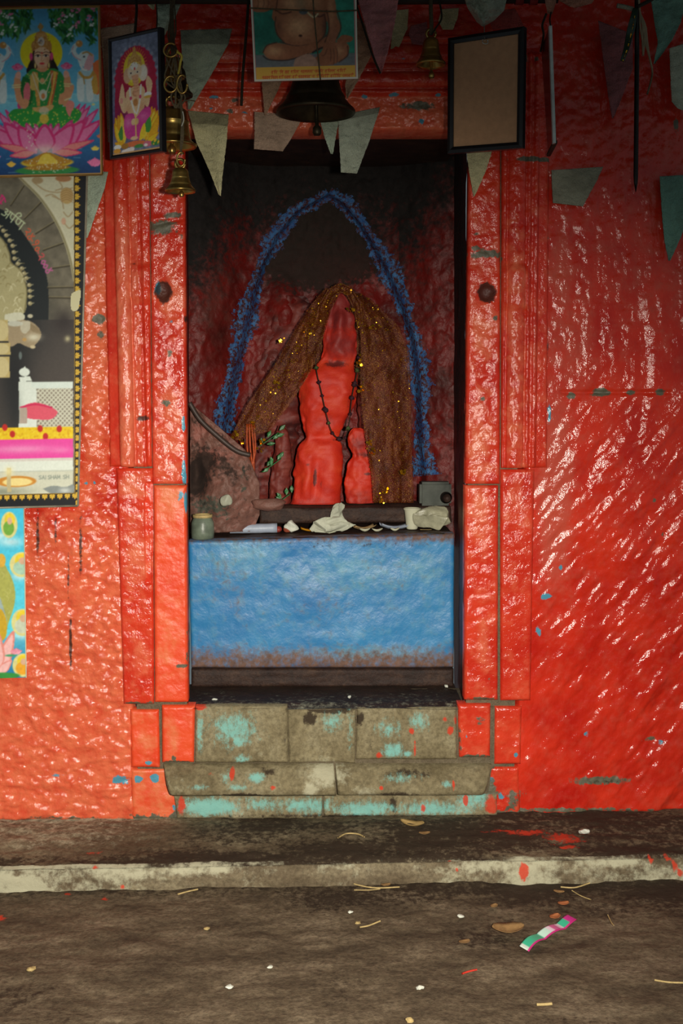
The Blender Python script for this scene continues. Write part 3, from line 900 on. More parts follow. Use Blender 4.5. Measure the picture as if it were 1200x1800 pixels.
YI = .455
idol = body('vermilion_idol', [(514, 596, 601), (522, 590, 607), (534, 583, 614), (548, 578, 619), (560, 574, 622), (572, 571, 623), (588, 568, 626), (602, 568, 626), (616, 568, 625), (630, 564, 623), (640, 555, 622), (648, 546, 624), (660, 529, 629), (680, 524, 628), (705, 526, 624), (730, 530, 614), (752, 533, 603), (768, 536, 596), (780, 528, 600), (800, 519, 604), (825, 517, 603), (855, 516, 599), (878, 513, 598), (885, 510, 600)],
            YI, M_idol, ratio=.42, seed=141, amp=.013,
            extra=lambda x, y: .018 * blobs(x, y, [(548, 690, 16, 36), (608, 690, 12, 36), (535, 835, 14, 40), (585, 835, 14, 40), (596, 575, 9, 30, .9), (585, 612, 16, 12, .5)]) - .016 * blobs(x, y, [(554, 838, 5, 30), (583, 636, 30, 8, .9), (575, 768, 36, 8, .5), (584, 560, 5, 18, .6), (608, 560, 5, 16, .6)]),
            masks={'dark': lambda x, y: blobs(x, y, [(553, 838, 4, 20, .9), (566, 850, 3, 10, .8), (590, 640, 26, 10, .7), (540, 815, 6, 5, .6), (590, 560, 7, 16, .62), (575, 610, 14, 14, .4), (528, 740, 5, 26, .6), (606, 760, 8, 12, .6), (612, 720, 5, 30, .5), (524, 800, 5, 14, .5), (590, 772, 14, 5, .5)]),  # the blob across the neck is a painted shadow
                   'film_shading': lambda x, y: np.maximum(blobs(x, y, [(598, 545, 34, 50, 1.0), (598, 605, 34, 30, .8), (572, 740, 20, 14, .5)]), .45 * sst(850, 890, y))})  # head darkened here to paint in the veil's shadow
tag(idol, 'tall bright vermilion coated stone idol standing on the step', 'idol')
idol2 = body('small_vermilion_idol', [(752, 622, 632), (760, 614, 645), (775, 611, 650), (792, 616, 646), (802, 618, 648), (815, 612, 655), (840, 606, 660), (865, 606, 660), (884, 610, 656)],
             YI - .01, M_idol, ratio=.45, seed=143, amp=.010, masks={'film_shading': lambda x, y: np.maximum(blobs(x, y, [(632, 780, 20, 20, .7)]), .55 * sst(830, 885, y)), 'dark': lambda x, y: blobs(x, y, [(645, 832, 9, 4, .7), (640, 798, 20, 8, .6), (620, 770, 5, 12, .5)])})
tag(idol2, 'small squat vermilion idol at the foot of the tall one', 'idol')
rel = body('carved_figure', [(748, 488, 500), (760, 484, 508), (790, 482, 512), (820, 478, 512), (850, 474, 510), (886, 470, 512)], YI + .05, M_idol2, ratio=.6, seed=145, amp=.010,
           masks={'dark': lambda x, y: .35 + .3 * fbm(x / 20, y / 20, 2, 146)})
put(rel, wb)
rel2 = body('carved_figure', [(520, 496, 530), (532, 484, 545), (560, 474, 552), (585, 470, 548), (610, 458, 540), (650, 446, 530), (700, 436, 530), (760, 430, 525), (830, 428, 505), (886, 424, 500)], YI + .155, M_idol2, ratio=.34, seed=147, amp=.03,
            masks={'dark': lambda x, y: .42 + .6 * fbm(x / 30, y / 30, 2, 148)})
put(rel2, wb)
rel3 = body('carved_figure', [(640, 640, 680), (660, 632, 690), (700, 628, 700), (760, 630, 700), (830, 640, 705), (886, 645, 710)], YI + .11, M_idol2, ratio=.5, seed=149, amp=.012)
put(rel3, wb)

# ---- gold-brown veil
m, nt, b = nmat('brown_gold_gauze'); n = NB(nt)
a = n.noise(22, 6, .75, (1, 1, .8))
col = n.ramp(a, [(.3, srgb(72, 26, 12)), (.52, srgb(112, 46, 18)), (.76, srgb(156, 88, 30))])
gl = n.ramp(n.noise(520, 2, .5), [(.64, 0.0), (.68, 1.0)])
col = n.mix(gl, col, srgb(236, 180, 60))
n.link(col, b.inputs['Base Color']); b.inputs['Roughness'].default_value = .38; b.inputs['Metallic'].default_value = .25
wv = n.noise(260, 3, .6)
n.link(n.ramp(wv, [(.38, .15), (.62, .72)]), b.inputs['Alpha'])
n.link(n.bump(n.math('ADD', wv, n.math('MULTIPLY', a, 2)), .6, .004), b.inputs['Normal'])
M_veil = m
veil = empty('sequined_veil', (at(590, 700, .40)[0], .40, ZPD))
tag(veil, 'translucent brown gauze veil with gold sequins draped over the idol', 'veil')


def drape(name, L, R, Yfun, n=120, m=40):
    px, py = loft(L, R, n, m)
    u = np.linspace(0, 1, m)[None] * np.ones((n, 1))
    s = np.linspace(0, 1, n)[:, None] * np.ones((1, m))
    Yg = Yfun(px, py, u, s) - .002 * np.sin(u * 13 + 9 * fbm(u * 3, s * 2.5, 3, 151)) * sst(0, .3, s) - .022 * fbm(px / 22, py / 45, 3, 152) - .008 * fbm(px / 7, py / 9, 2, 153)
    sheet(name, px, py, Yg, M_veil, veil, .0008)
    return px, py, Yg


dl = drape('veil_fall', [(572, 506), (546, 536), (515, 585), (480, 645), (436, 708), (398, 780)], [(602, 508), (582, 545), (566, 600), (548, 650), (514, 705), (474, 758)], lambda x, y, u, s: .385 - .05 * np.sin(s * 2.2) + .03 * (1 - u))
dr = drape('veil_fall', [(596, 504), (626, 530), (634, 600), (633, 680), (640, 760), (652, 830), (656, 884)], [(604, 500), (650, 525), (700, 572), (720, 620), (722, 700), (724, 790), (727, 884)], lambda x, y, u, s: .375 - .02 * np.sin(s * 2.5) + .05 * u)
dh = drape('veil_hood', [(552, 572), (560, 535), (576, 508), (596, 497), (616, 503), (634, 530), (640, 580)], [(570, 572), (576, 545), (586, 524), (598, 514), (610, 520), (622, 545), (628, 580)], lambda x, y, u, s: .372 - .02 * np.sin(s * 3.14) + .02 * u, 90, 20)

drape('veil_back', [(556, 520), (548, 560), (540, 610), (536, 660)], [(636, 515), (652, 560), (660, 610), (662, 670)], lambda x, y, u, s: .515 + .02 * np.sin(u * 3.1), 60, 40)


def flakes(name, pts, size, mat, parent, seed=0):
    """tiny tilted sequins scattered on a veil"""
    r = np.random.default_rng(seed)
    V = []; Fc = []
    for i, p in enumerate(pts):
        d = r.normal(size=3); d[1] -= 1.3; d /= np.linalg.norm(d)
        a_ = np.cross(d, [.3, .2, 1]); a_ /= np.linalg.norm(a_); b_ = np.cross(d, a_)
        s_ = size * r.uniform(.5, 1.5)
        for k in range(5):
            t = k * 2 * math.pi / 5
            V.append(p + s_ * (math.cos(t) * a_ + math.sin(t) * b_))
        Fc.append([5 * i + k for k in range(5)])
    return new_obj(name, np.array(V), Fc, mat, parent, smooth=False)


r = np.random.default_rng(3)
for (px, py, Yg), cnt, sd in ((dl, 340, 1), (dr, 300, 2), (dh, 90, 3)):
    ii = r.integers(0, px.shape[0], cnt); jj = r.integers(0, px.shape[1], cnt)
    if sd == 1:  # thicker along the lower border
        jj = np.where(r.random(cnt) < .5, (px.shape[1] * (.25 + .3 * r.random(cnt))).astype(int), jj)
    P = at(px[ii, jj], py[ii, jj], Yg[ii, jj] - .006)
    tag(flakes('sequins', P, .0021, M_gold, veil, sd), kind='stuff')
# brighter tinsel tufts on the veil's edges
tuf = [(486, 672, .345), (495, 600, .345), (545, 585, .345), (412, 765, .36), (424, 778, .36), (408, 806, .36), (458, 776, .355), (460, 788, .355), (633, 628, .345), (632, 640, .345), (634, 682, .345), (653, 576, .35), (618, 546, .345), (650, 775, .345), (652, 795, .345), (680, 862, .345), (669, 876, .345), (705, 830, .345), (525, 610, .35), (444, 742, .35)]
P = np.concatenate([at(x + r.normal(0, 3, 9), y + r.normal(0, 3.5, 9), Y_ - .012) for x, y, Y_ in tuf])
tag(flakes('tinsel_tufts', P, .0042, M_gold, veil, 9), kind='stuff')
# red and gold tassel hanging off the veil's corner
tas = [(smooth_path(pxpath([(438 + k * 4, 745), (440 + k * 3 + 3 * math.sin(k), 790), (444 + 2 * math.sin(k * 2), 825), (446 + k, 862)], .352), 14), .0035) for k in range(-1, 3)]
tubes('tassel', tas, plain('red_gold_thread', srgb(170, 70, 26), .5, .2, .5, 60, .4), veil)

# garland string of dark dried buds hung on the idol
mala = empty('flower_garland', at(590, 690, .36).tolist())
tag(mala, 'withered dark flower string looped down the idol chest', 'garland')
pth = smooth_path(pxpath([(553, 600, .372), (556, 650, .362), (565, 690, .352), (574, 730, .352), (585, 762, .36), (604, 772, .37), (613, 745, .37), (618, 700, .372), (626, 660, .375), (630, 625, .378)], .36), 60)
tube('string', pth, .0016, M_rope_dark, mala)
M_bud = plain('dried_bud', srgb(60, 24, 34), .8, 0, .5, 40, .4)
M_budg = plain('green_bud', srgb(70, 84, 40), .7, 0, .5, 40, .4)
for k, i in enumerate(range(2, 60, 4)):
    bm = bmesh.new(); bmesh.ops.create_icosphere(bm, subdivisions=2, radius=.0045 + .004 * random.random())
    for v_ in bm.verts: v_.co *= 1 + .4 * random.uniform(-1, 1); v_.co += Vector((pth[i] + np.array([0, -.004, 0])).tolist())
    bm_obj('bud', bm, M_budg if k % 4 == 1 else M_bud, mala)


# ---- leaning carved slab at the left with its dark rim
px, py = loft([(334, 712), (334, 780), (334, 850), (334, 938)], [(338, 712), (386, 752), (432, 792), (456, 850), (456, 905), (444, 934)], 90, 60)
Yg = .318 - .03 * fbm(px / 30, py / 30, 3, 161) - .03 * np.sin(np.clip((px - 334) / 110, 0, 1) * 3.0) + .09 * blobs(px, py, [(346, 832, 13, 30, 1), (362, 812, 12, 14, .5)]) - .02 * blobs(px, py, [(420, 870, 30, 20)]) + .022 * sst(885, 938, py) - .02 * fbm(px / 11, py / 11, 3, 164)
m_slab = paint_mat('pinkish_grimy_stone', srgb(134, 92, 80), srgb(104, 72, 62), srgb(168, 100, 88), rough=.6, bump=.5, stone=srgb(90, 92, 80))
ls = sheet('carved_hood_stone', px, py, Yg, m_slab, None, .012, attrs={'dark': .95 * blobs(px, py, [(346, 832, 14, 30), (358, 808, 14, 12, .7)]) + .30 + .5 * fbm(px / 26, py / 26, 3, 163) + .35 * blobs(px, py, [(400, 830, 30, 20), (352, 720, 30, 20, .6)]), 'bare': .62 * blobs(px, py, [(370, 890, 50, 30), (430, 840, 20, 40, .8)]), 'film_shading': .6 * blobs(px, py, [(350, 760, 20, 30), (380, 800, 30, 20)])})
tag(ls, 'grimy pink carved hood stone leaning in the niche corner, with a dark hollow', 'stone')
tube('dark_rim', smooth_path(pxpath([(333, 708), (352, 738), (384, 768), (415, 792), (440, 800)], .27), 30), .0075, plain('tarnished_rim', srgb(66, 52, 46), .5), ls, 10)

# grimy glass-green jar with a white lump beside it
jar = empty('glass_jar', atz(350, 913, ZSH).tolist())
tag(jar, 'squat grey-green dirty jar tucked under the hood stone', 'jar')
m_jar = plain('dirty_green_glass', srgb(112, 124, 108), .35, 0, .5, 20, .3)
cj = at(356, 915, .252); cj[2] = zsh(cj[0]) + .002
lathe('body', [(0, 0), (.028, 0), (.034, .004), (.035, .02), (.034, .05), (.028, .064), (.024, .070), (.02, .068), (.0, .03)], cj, m_jar, jar)
lathe('rim', [(.026, .066), (.030, .066), (.030, .075), (.024, .075), (.024, .066)], cj, M_straw, jar)


def crumple(name, c, size, mat, parent=None, seed=0, amp=.5, sub=3, smooth=False):
    r_ = np.random.default_rng(seed)
    bm = bmesh.new(); bmesh.ops.create_icosphere(bm, subdivisions=sub, radius=1)
    V = np.array([v.co[:] for v in bm.verts]); Fc = [[v.index for v in f.verts] for f in bm.faces]; bm.free()
    for k in range(7):
        d = r_.normal(size=3); d /= np.linalg.norm(d)
        V += np.outer(np.sin(V @ d * r_.uniform(2, 6) + r_.uniform(0, 6)), r_.normal(size=3)) * amp * .18
    V = V * np.array(size) * .5
    V[:, 2] -= V[:, 2].min()
    return new_obj(name, V + np.asarray(c), Fc, mat, parent, smooth)


def onshelf(px, py, dz=0.0):
    z = ZSH
    for _ in range(4):
        p = atz(px, py, z); z = float(zsh(p[0]))
    if not .225 < p[1] < .345:
        Y_ = min(max(p[1], .23), .34); p = at(px, py, Y_)
    p[2] = zsh(p[0]) + dz + .0025
    return p


def onstep(px, py):
    return atz(px, py, ZPD)


k1 = .0017
tag(crumple('white_pebble', np.array([at(397, 886, .235)[0], .235, at(397, 890, .235)[2]]), (.036, .026, .036), M_greyw, seed=4, amp=.35, smooth=True), 'rounded off-white lump resting against the hood stone', 'stone')
def onobj(px, py, Y): return at(px, py, Y)


# ---- offerings along the shelf front
def roll(name, a, b_, r0, mat, label, cat):
    pts = np.linspace(a, b_, 12)
    rr = r0 * (1 + .25 * fbm(np.linspace(0, 3, 12), np.zeros(12), 2, 5))
    o = tube(name, pts, rr, mat, None, 12)
    return tag(o, label, cat)


a0 = onshelf(404, 939); b0 = onshelf(487, 932)
a0[2] += .015; b0[2] += .015
pk = roll('paper_roll', a0, b0, .0150, M_bluegrey, 'long pale lilac wrapped paper roll lying on the shelf edge', 'wrapper')
tag(crumple('crumpled_paper', onshelf(512, 928), (.040, .03, .034), M_white, seed=11), 'small white paper peak beside the pale roll', 'paper')
tag(crumple('red_fruit', onshelf(489, 934), (.022, .022, .020), plain('dark_red_fruit', srgb(150, 58, 50), .5), seed=12, amp=.12, smooth=True), 'dark red round fruit against the end of the pale roll', 'fruit')
tag(crumple('red_fruit', onshelf(505, 936), (.026, .02, .018), plain('brown_red_fruit', srgb(158, 78, 56), .5), seed=13, amp=.15, smooth=True), 'brownish red fruit in front of the white paper peak', 'fruit')


def flat_piece(name, c, L_, W_, ang, mat, label, cat, curl=.004, seed=0, group=None, lift=.001):
    """thin curled leaf / scrap lying level at c"""
    n_, m_ = 14, 7
    s, t = np.meshgrid(np.linspace(-1, 1, n_), np.linspace(-1, 1, m_))
    w = np.sqrt(np.clip(1 - s ** 2, 0.02, 1)) if 'leaf' in name or 'petal' in name else np.ones_like(s)
    x = s * L_ / 2; y = t * W_ / 2 * w
    z = lift + curl * (t ** 2) * w + curl * 1.2 * s ** 2 + .25 * curl * fbm(s * 2, t * 2, 2, seed)
    z = z - z.min() + lift
    ca, sa = math.cos(ang), math.sin(ang)
    P = np.stack([x * ca - y * sa, x * sa + y * ca, z], -1)
    B = P.copy(); B[..., 2] -= .0008
    V = np.concatenate([P.reshape(-1, 3), B.reshape(-1, 3)]) + np.asarray(c)
    f1 = grid_faces(n_, m_); N = n_ * m_
    ring = list(range(n_)) + [j * n_ + n_ - 1 for j in range(1, m_)] + [(m_ - 1) * n_ + i for i in range(n_ - 2, -1, -1)] + [j * n_ for j in range(m_ - 2, 0, -1)]
    rg = np.array(ring); r2 = np.roll(rg, -1)
    o = new_obj(name, V, np.concatenate([f1, f1[:, ::-1] + N, np.stack([rg, rg + N, r2 + N, r2], -1)]), mat)
    return tag(o, label, cat, group)


flat_piece('paper_packet', onshelf(550, 920), .075, .045, .1, M_ocher, 'flat mustard yellow packet beside crumpled white paper', 'packet', .006, 3)
tag(crumple('crumpled_paper', onshelf(583, 939), (.085, .045, .042), M_greyw, seed=15, amp=.8), 'largest heap of crumpled whitish paper at the idol foot', 'paper')
tag(crumple('crumpled_paper', onshelf(592, 930), (.042, .026, .068), M_greyw, seed=16, amp=.7), 'upright twist of whitish paper behind the crumpled heap', 'paper')
flat_piece('paper_scrap', onshelf(563, 918), .034, .02, .2, M_white, 'small white scrap beside the mustard packet', 'paper', .005, 4)
flat_piece('paper_scrap', onshelf(640, 925), .07, .03, .3, plain('ochre_striped_paper', srgb(168, 140, 98), .6, 0, .5, 60), 'torn ochre and white scrap between crumpled heap and folded sheet', 'paper', .008, 5)
for (x, y, l, w, lab) in ((641, 936, .034, .018, 'white petal under the torn ochre scrap'), (663, 936, .034, .017, 'white petal midway between ochre scrap and folded sheet'), (694, 935, .030, .018, 'cream petal in front of the folded sheet')):
    flat_piece('petal', onshelf(x, y), l, w, .15, M_cup, lab, 'petal', .007, int(x), 'white petals along the shelf edge')
flat_piece('matchstick', onshelf(748, 933), .036, .004, 0.0, M_straw, 'pale wooden stick lying in front of the crumpled wrapper', 'stick', .0005)
flat_piece('folded_sheet', onshelf(696, 925), .10, .05, .15, M_bluegrey, 'folded bluish white sheet lying beside the foam cup', 'paper', .010, 6)
cc = onshelf(727, 925); 
cup = empty('foam_cup', cc.tolist()); tag(cup, 'white foam cup standing on the shelf by the crumpled wrapper', 'cup')
cc = at(724, 920, .335); cc[2] = zsh(cc[0]) + .003; cup.location = cc.tolist()
lathe('cup_body', [(0, 0), (.016, 0), (.018, .004), (.025, .062), (.0262, .064), (.0245, .064), (.017, .008), (0, .008)], cc, M_cup, cup, 28)
lathe('cup_rim', [(.0245, .060), (.0275, .061), (.0275, .066), (.0245, .066)], cc, M_cup, cup, 28)
tag(crumple('crumpled_wrapper', onshelf(764, 932), (.105, .045, .060), plain('cloudy_wrapper', srgb(170, 168, 142), .35, 0, .4, 24, .5), seed=19, amp=.75, sub=4), 'big crumpled cloudy wrapper in the corner of the shelf', 'wrapper')
# grey stone block with a round dark knob
gs = empty('grey_stone_block', onstep(765, 896).tolist()); gs.location[1] = .41
tag(gs, 'grey block with a dark round knob behind the foam cup', 'block')
p0 = at(737, 890, .40); p1 = at(794, 847, .40)
boxm('block', (p0[0], .39, ZPD + .003), (p1[0] - .002, .44, p1[2]), plain('grey_blue_stone', srgb(82, 86, 80), .8, 0, .5, 14, .6), gs, .008)
tube('knob', np.array([at(783, 874, .39), at(783, 874, .39) + np.array([0, -.012, 0]), at(783, 874, .39) + np.array([0, -.03, .0])]), [.018, .019, .013], M_dirt, gs, 16)
# pinkish stone lump and leaves left of the idol
tag(crumple('stone_lump', onstep(474, 899), (.09, .05, .04), m_slab, seed=23, amp=.25, smooth=True), 'low pinkish stone lump on the step by the green leaves', 'stone')
for i, (x, y, Y_, l, ang, lab) in enumerate(((474, 772, .40, 46, -.7, 'dark green leaf sprig hanging under the veil fall'), (478, 818, .41, 40, -1.2, 'lower green leaf sprig against the brown stone'), (494, 880, .385, 42, -1.9, 'green leaf sprig lying at the idol foot'))):
    e = empty('leaf_sprig', at(x, y + 15, Y_).tolist()); tag(e, lab, 'leaves')
    tube('stem', smooth_path(pxpath([(x - 18, y + 12), (x, y), (x + 16, y - 12)], Y_ - .01), 8), .0015, M_green, e, 6)
    for k in range(6):
        a_ = ang + random.uniform(-.9, .9); cx = x - 14 + k * 6 + random.uniform(-3, 3); cy = y + 9 - k * 4 + random.uniform(-4, 4)
        ll = l * .35
        P = [(cx, cy), (cx + ll * .5 * math.cos(a_) - 4 * math.sin(a_), cy + ll * .5 * math.sin(a_) + 4 * math.cos(a_)), (cx + ll * math.cos(a_), cy + ll * math.sin(a_))]
        Q = [(cx, cy), (cx + ll * .5 * math.cos(a_) + 4 * math.sin(a_), cy + ll * .5 * math.sin(a_) - 4 * math.cos(a_)), (cx + ll * math.cos(a_) + .3, cy + ll * math.sin(a_) + .3)]
        gx, gy = loft(P, Q, 8, 5)
        sheet('leaf', gx, gy, Y_ - .016 - .004 * k % .01 + .004 * fbm(gx / 4, gy / 4, 2, k), M_green, e, .0008)
# white drips on the sill
for i, (x, y, lab) in enumerate(((376, 1231, 'white wax blob at the corner of the greasy sill'), (614, 1226, 'white speck on the greasy sill above the plinth channel'), (784, 1207, 'white speck where the sill meets the moulded jamb'))):
    p = at(x, y, .05 if y > 1220 else .2); zz = float(at(560, 1238, 0)[2])
    p = atz(x, y, zz - .002) if y > 1226 else p
    tag(crumple('wax_blob', p + np.array([0, 0, -.003]), (.016 if i == 0 else .010, .012, .009), M_white, seed=30 + i, amp=.4), lab, 'wax')

# ================================================================== things hanging in front of the lintel
rod = empty('hanging_pole', at(450, 5, -.16).tolist())
tag(rod, 'dark soot covered pole running across above the niche', 'pole')
tube('pole_shaft', pxpath([(-160, 4), (300, -2), (620, 0), (980, -3)], -.16), .0125, plain('sooty_bamboo', srgb(38, 30, 24), .6, 0, .5), rod, 14)
for x in (596, 645, 905, 930):
    tube('red_binding', pxpath([(x, -1), (x + 14, -1)], -.16), .0138, plain('dark_red_cloth', srgb(120, 20, 16), .7), rod, 14)

GROUPF = 'faded cloth pennants'
M_cl = {k: cloth_mat('cloth_' + k, c) for k, c in dict(sage=srgb(196, 212, 188), cream=srgb(224, 216, 168), ash=srgb(196, 204, 182), pink=srgb(224, 150, 152), mauve=srgb(168, 104, 108), tan=srgb(204, 166, 136), teal=srgb(124, 168, 152), grey=srgb(160, 160, 140), rose=srgb(190, 84, 78), peach=srgb(206, 144, 120), pinkgrey=srgb(202, 170, 146)).items()}


def pennant(label, L, R, Y, c, seed=0, fold=.008, n=60, m=30, lean=0.0, hem=0.0, name='pennant'):
    px, py = loft(L, R, n, m)
    s = np.linspace(0, 1, n)[:, None] * np.ones((1, m)); u = np.linspace(0, 1, m)[None] * np.ones((n, 1))
    Yg = Y - fold * (np.sin(u * 5 + seed + s * 2.2) * .5 + 2.2 * fbm(px / 45, py / 40, 3, seed + 200)) - fold * 1.3 * fbm(px / 16, py / 9, 3, seed + 230) - .0035 * np.abs(fbm((px + py * .6) / 20, (py - px * .4) / 7, 3, seed + 240)) + lean * s
    ragx = px + (s > .02) * 1.2 * fbm(px / 5, py / 5, 2, seed + 260)
    o = sheet(name, ragx, py, Yg, M_cl[c], None, .0012, attrs={'hem': (s < hem) * 1.0})
    return tag(o, label, 'pennant', GROUPF)


pennant('sage green pennant with a dark hem tapering beside the bell cluster', [(317, 53), (320, 110), (326, 150), (331, 192)], [(408, 50), (402, 76), (372, 130), (334, 193)], -.11, 'sage', 1, hem=.17)
pennant('cream pennant hanging over the upper left corner of the niche', [(330, 194), (345, 250), (368, 300), (384, 342)], [(402, 201), (398, 250), (391, 310), (388, 345)], -.09, 'cream', 2, hem=.14)
pennant('short cream pennant with cut-off mauve-stained tip above the niche', [(447, 196), (447, 230), (446, 262)], [(533, 204), (514, 240), (497, 266)], -.09, 'pinkgrey', 3, .005)
pennant('narrow tan pennant tip showing below the portrait print', [(459, 130), (461, 160), (465, 202)], [(500, 130), (488, 160), (467, 202)], -.12, 'tan', 4, .005)
pennant('small ash green pennant tip behind the big bell clapper', [(560, 204), (570, 240), (581, 270)], [(597, 204), (590, 240), (585, 271)], -.10, 'sage', 5, .004)
pennant('ash grey pennant with a blunt end right of the big bell', [(594, 203), (596, 250), (599, 303)], [(668, 188), (650, 245), (627, 305)], -.12, 'ash', 6, .006, hem=.1)
pennant('dusty pink pennant hanging beside the portrait print', [(626, -12), (640, 40), (655, 90), (667, 129)], [(702, -12), (694, 40), (682, 90), (670, 129)], -.24, 'pink', 7, .010)
pennant('tan pennant folded behind the pink one', [(626, 30), (624, 80), (606, 150), (609, 173)], [(640, 40), (655, 92), (630, 140), (611, 173)], -.19, 'tan', 8, .006)
pennant('little cream pennant tip under the frame with brown back', [(818, 255), (824, 300), (832, 345)], [(868, 255), (854, 300), (834, 345)], -.04, 'cream', 9, .003)
pennant('grey torn pennant stuck on the red wall', [(969, 299), (970, 330), (972, 357), (985, 356)], [(1060, 293), (1045, 325), (1024, 363), (1008, 355)], -.028, 'grey', 10, .004)
pennant('mauve pennant hanging behind the black iron rod', [(1051, 36), (1058, 90), (1066, 150), (1075, 208)], [(1112, 60), (1112, 120), (1095, 165), (1078, 208)], -.05, 'mauve', 11, .006)
pennant('dark teal pennant with a folded tip beside the looped strings', [(1142, -12), (1150, 40), (1156, 76), (1148, 112)], [(1210, -12), (1196, 40), (1180, 72), (1151, 112)], -.07, 'teal', 12, .006)
pennant('grey-green rounded pennant right of the teal one', [(1176, 85), (1178, 130), (1180, 178), (1190, 190)], [(1245, 62), (1245, 110), (1240, 170), (1215, 200)], -.06, 'ash', 13, .006)
pennant('bottle green pennant low on the red wall', [(1159, 310), (1162, 360), (1167, 420), (1175, 458)], [(1240, 305), (1215, 370), (1195, 420), (1178, 458)], -.03, 'teal', 14, .006)
pennant('pale sage pennant half hidden behind the bordered poster', [(138, 300), (140, 340), (146, 418)], [(190, 302), (184, 330), (154, 418)], -.020, 'sage', 15, .003)
pennant('dull green pennant hanging from the pole beside the small framed print', [(274, -12), (276, 30), (277, 78)], [(326, -12), (308, 30), (280, 78)], -.14, 'sage', 16, .012)
pennant('beige pennant tip just reaching down beside the cord', [(236, -14), (252, 2), (268, 17)], [(274, -14), (273, 0), (271, 17)], -.15, 'cream', 17, .004)
pennant('rose red pennant behind the top edge of the brown frame back', [(850, 20), (860, 40), (866, 52)], [(905, 15), (914, 32), (922, 50)], -.10, 'rose', 18, .003)
pennant('spotted beige cloth scrap pasted on the wall above the lintel', [(694, 18), (690, 50), (686, 86)], [(718, 16), (716, 50), (700, 86)], -.018, 'cream', 19, .003)
pennant('lilac pink cloth scrap pasted on the wall beside the small bell', [(722, 46), (718, 60), (724, 77)], [(750, 38), (752, 60), (746, 80)], -.020, 'mauve', 20, .003)
pennant('mould spotted cream scrap on the wall right of the small bell', [(776, 16), (770, 36), (778, 52)], [(806, 14), (804, 32), (796, 52)], -.018, 'cream', 21, .003)
pennant('dim pink cloth hanging on the wall behind the small framed print', [(176, 50), (180, 90), (190, 250)], [(240, 40), (236, 70), (200, 250)], -.026, 'pinkgrey', 22, .004)
pennant('dark grey pennant base hanging at the top above the goddess print', [(64, -12), (66, 4), (68, 12)], [(100, -12), (95, 2), (90, 11)], -.05, 'ash', 23, .004)
pennant('peach cloth strip sagging from the pole near the edge-on frame', [(974, -14), (984, 2), (1000, 11)], [(1052, -14), (1040, 6), (1010, 14)], -.13, 'peach', 24, .008)
pennant('peach knotted cloth tail above the edge-on frame', [(957, -14), (958, 5), (962, 24)], [(980, -14), (976, 8), (970, 25)], -.22, 'peach', 25, .006)

# crumpled grey cloth bundle tied to the pole
px, py = loft([(812, -14), (822, 14), (838, 38), (846, 45)], [(893, -14), (886, 18), (868, 36), (850, 46)], 50, 50)
s = np.linspace(0, 1, 50)[:, None] * np.ones((1, 50)); u = np.linspace(0, 1, 50)[None] * np.ones((50, 1))
o = sheet('cloth_bundle', px, py, -.185 - .04 * np.sin(u * 3.14) - .045 * fbm(px / 16, py / 14, 3, 271) - .02 * np.abs(fbm(px / 7, py / 9, 2, 272)), M_cl['ash'], None, .004, attrs={'hem': s * 0})
tag(o, 'crumpled grey cloth bundle tied to the pole above the brown frame', 'cloth')

# ---- bells
def bell(name, px, py_top, py_lip, wpx, Y, mat, label, clap=None, loop=True, group=None, tilt=0.0, prof_kind=0):
    """lip centre under px; heights and widths in photograph pixels at depth Y"""
    c = at(px, py_lip, Y); sc = (at(px + 1, py_lip, Y) - c)[0]
    H = (at(px, py_top, Y) - c)[2]; R = wpx / 2 * sc
    e = empty(name, c.tolist()); tag(e, label, 'bell', group)
    if prof_kind == 0:      # flared temple bell
        pr = [(1.0, 0), (1.0, .03), (.97, .06), (.86, .13), (.76, .22), (.74, .24), (.75, .26), (.66, .36), (.60, .50), (.585, .54), (.595, .56), (.57, .60), (.55, .74), (.52, .84), (.44, .93), (.30, .985), (.14, 1.0), (0, 1.0)]
    else:                   # straight shouldered bell
        pr = [(1.0, 0), (1.0, .03), (.93, .05), (.80, .12), (.74, .20), (.725, .22), (.735, .25), (.70, .35), (.67, .50), (.665, .60), (.69, .62), (.69, .65), (.66, .67), (.64, .86), (.60, .93), (.48, .98), (.2, 1.0), (0, 1.0)]
    outer = [(r_ * R, z * H) for r_, z in pr]
    inner = [(0, .9 * H), (.45 * R, .82 * H), (.5 * R, .5 * H), (.66 * R, .22 * H), (.92 * R, .02 * H), (.97 * R, -.004)]
    lathe('bell_body', inner + outer, c, mat, e, 48, tilt)
    if loop:
        th = np.linspace(0, 2 * math.pi, 22)
        rl = .2 * R + .004
        tube('crown_loop', np.stack([c[0] + rl * np.cos(th), np.full(22, c[1]), c[2] + H + rl * .8 + rl * np.sin(th)], -1), .22 * rl + .0012, mat, e, 8)
    if clap:
        pb = at(px + clap[0], clap[1], Y)
        tube('clapper', np.array([c + [0, 0, .6 * H], c * .5 + pb * .5 + [0, 0, .15 * H], pb + [0, 0, clap[2] * sc * 2.2], pb + [0, 0, clap[2] * sc * 1.6], pb + [0, 0, clap[2] * sc * .5], pb]), np.array([.4, .42, .45, .95, 1.0, .7]) * clap[2] * sc, mat, e, 14)
    return e


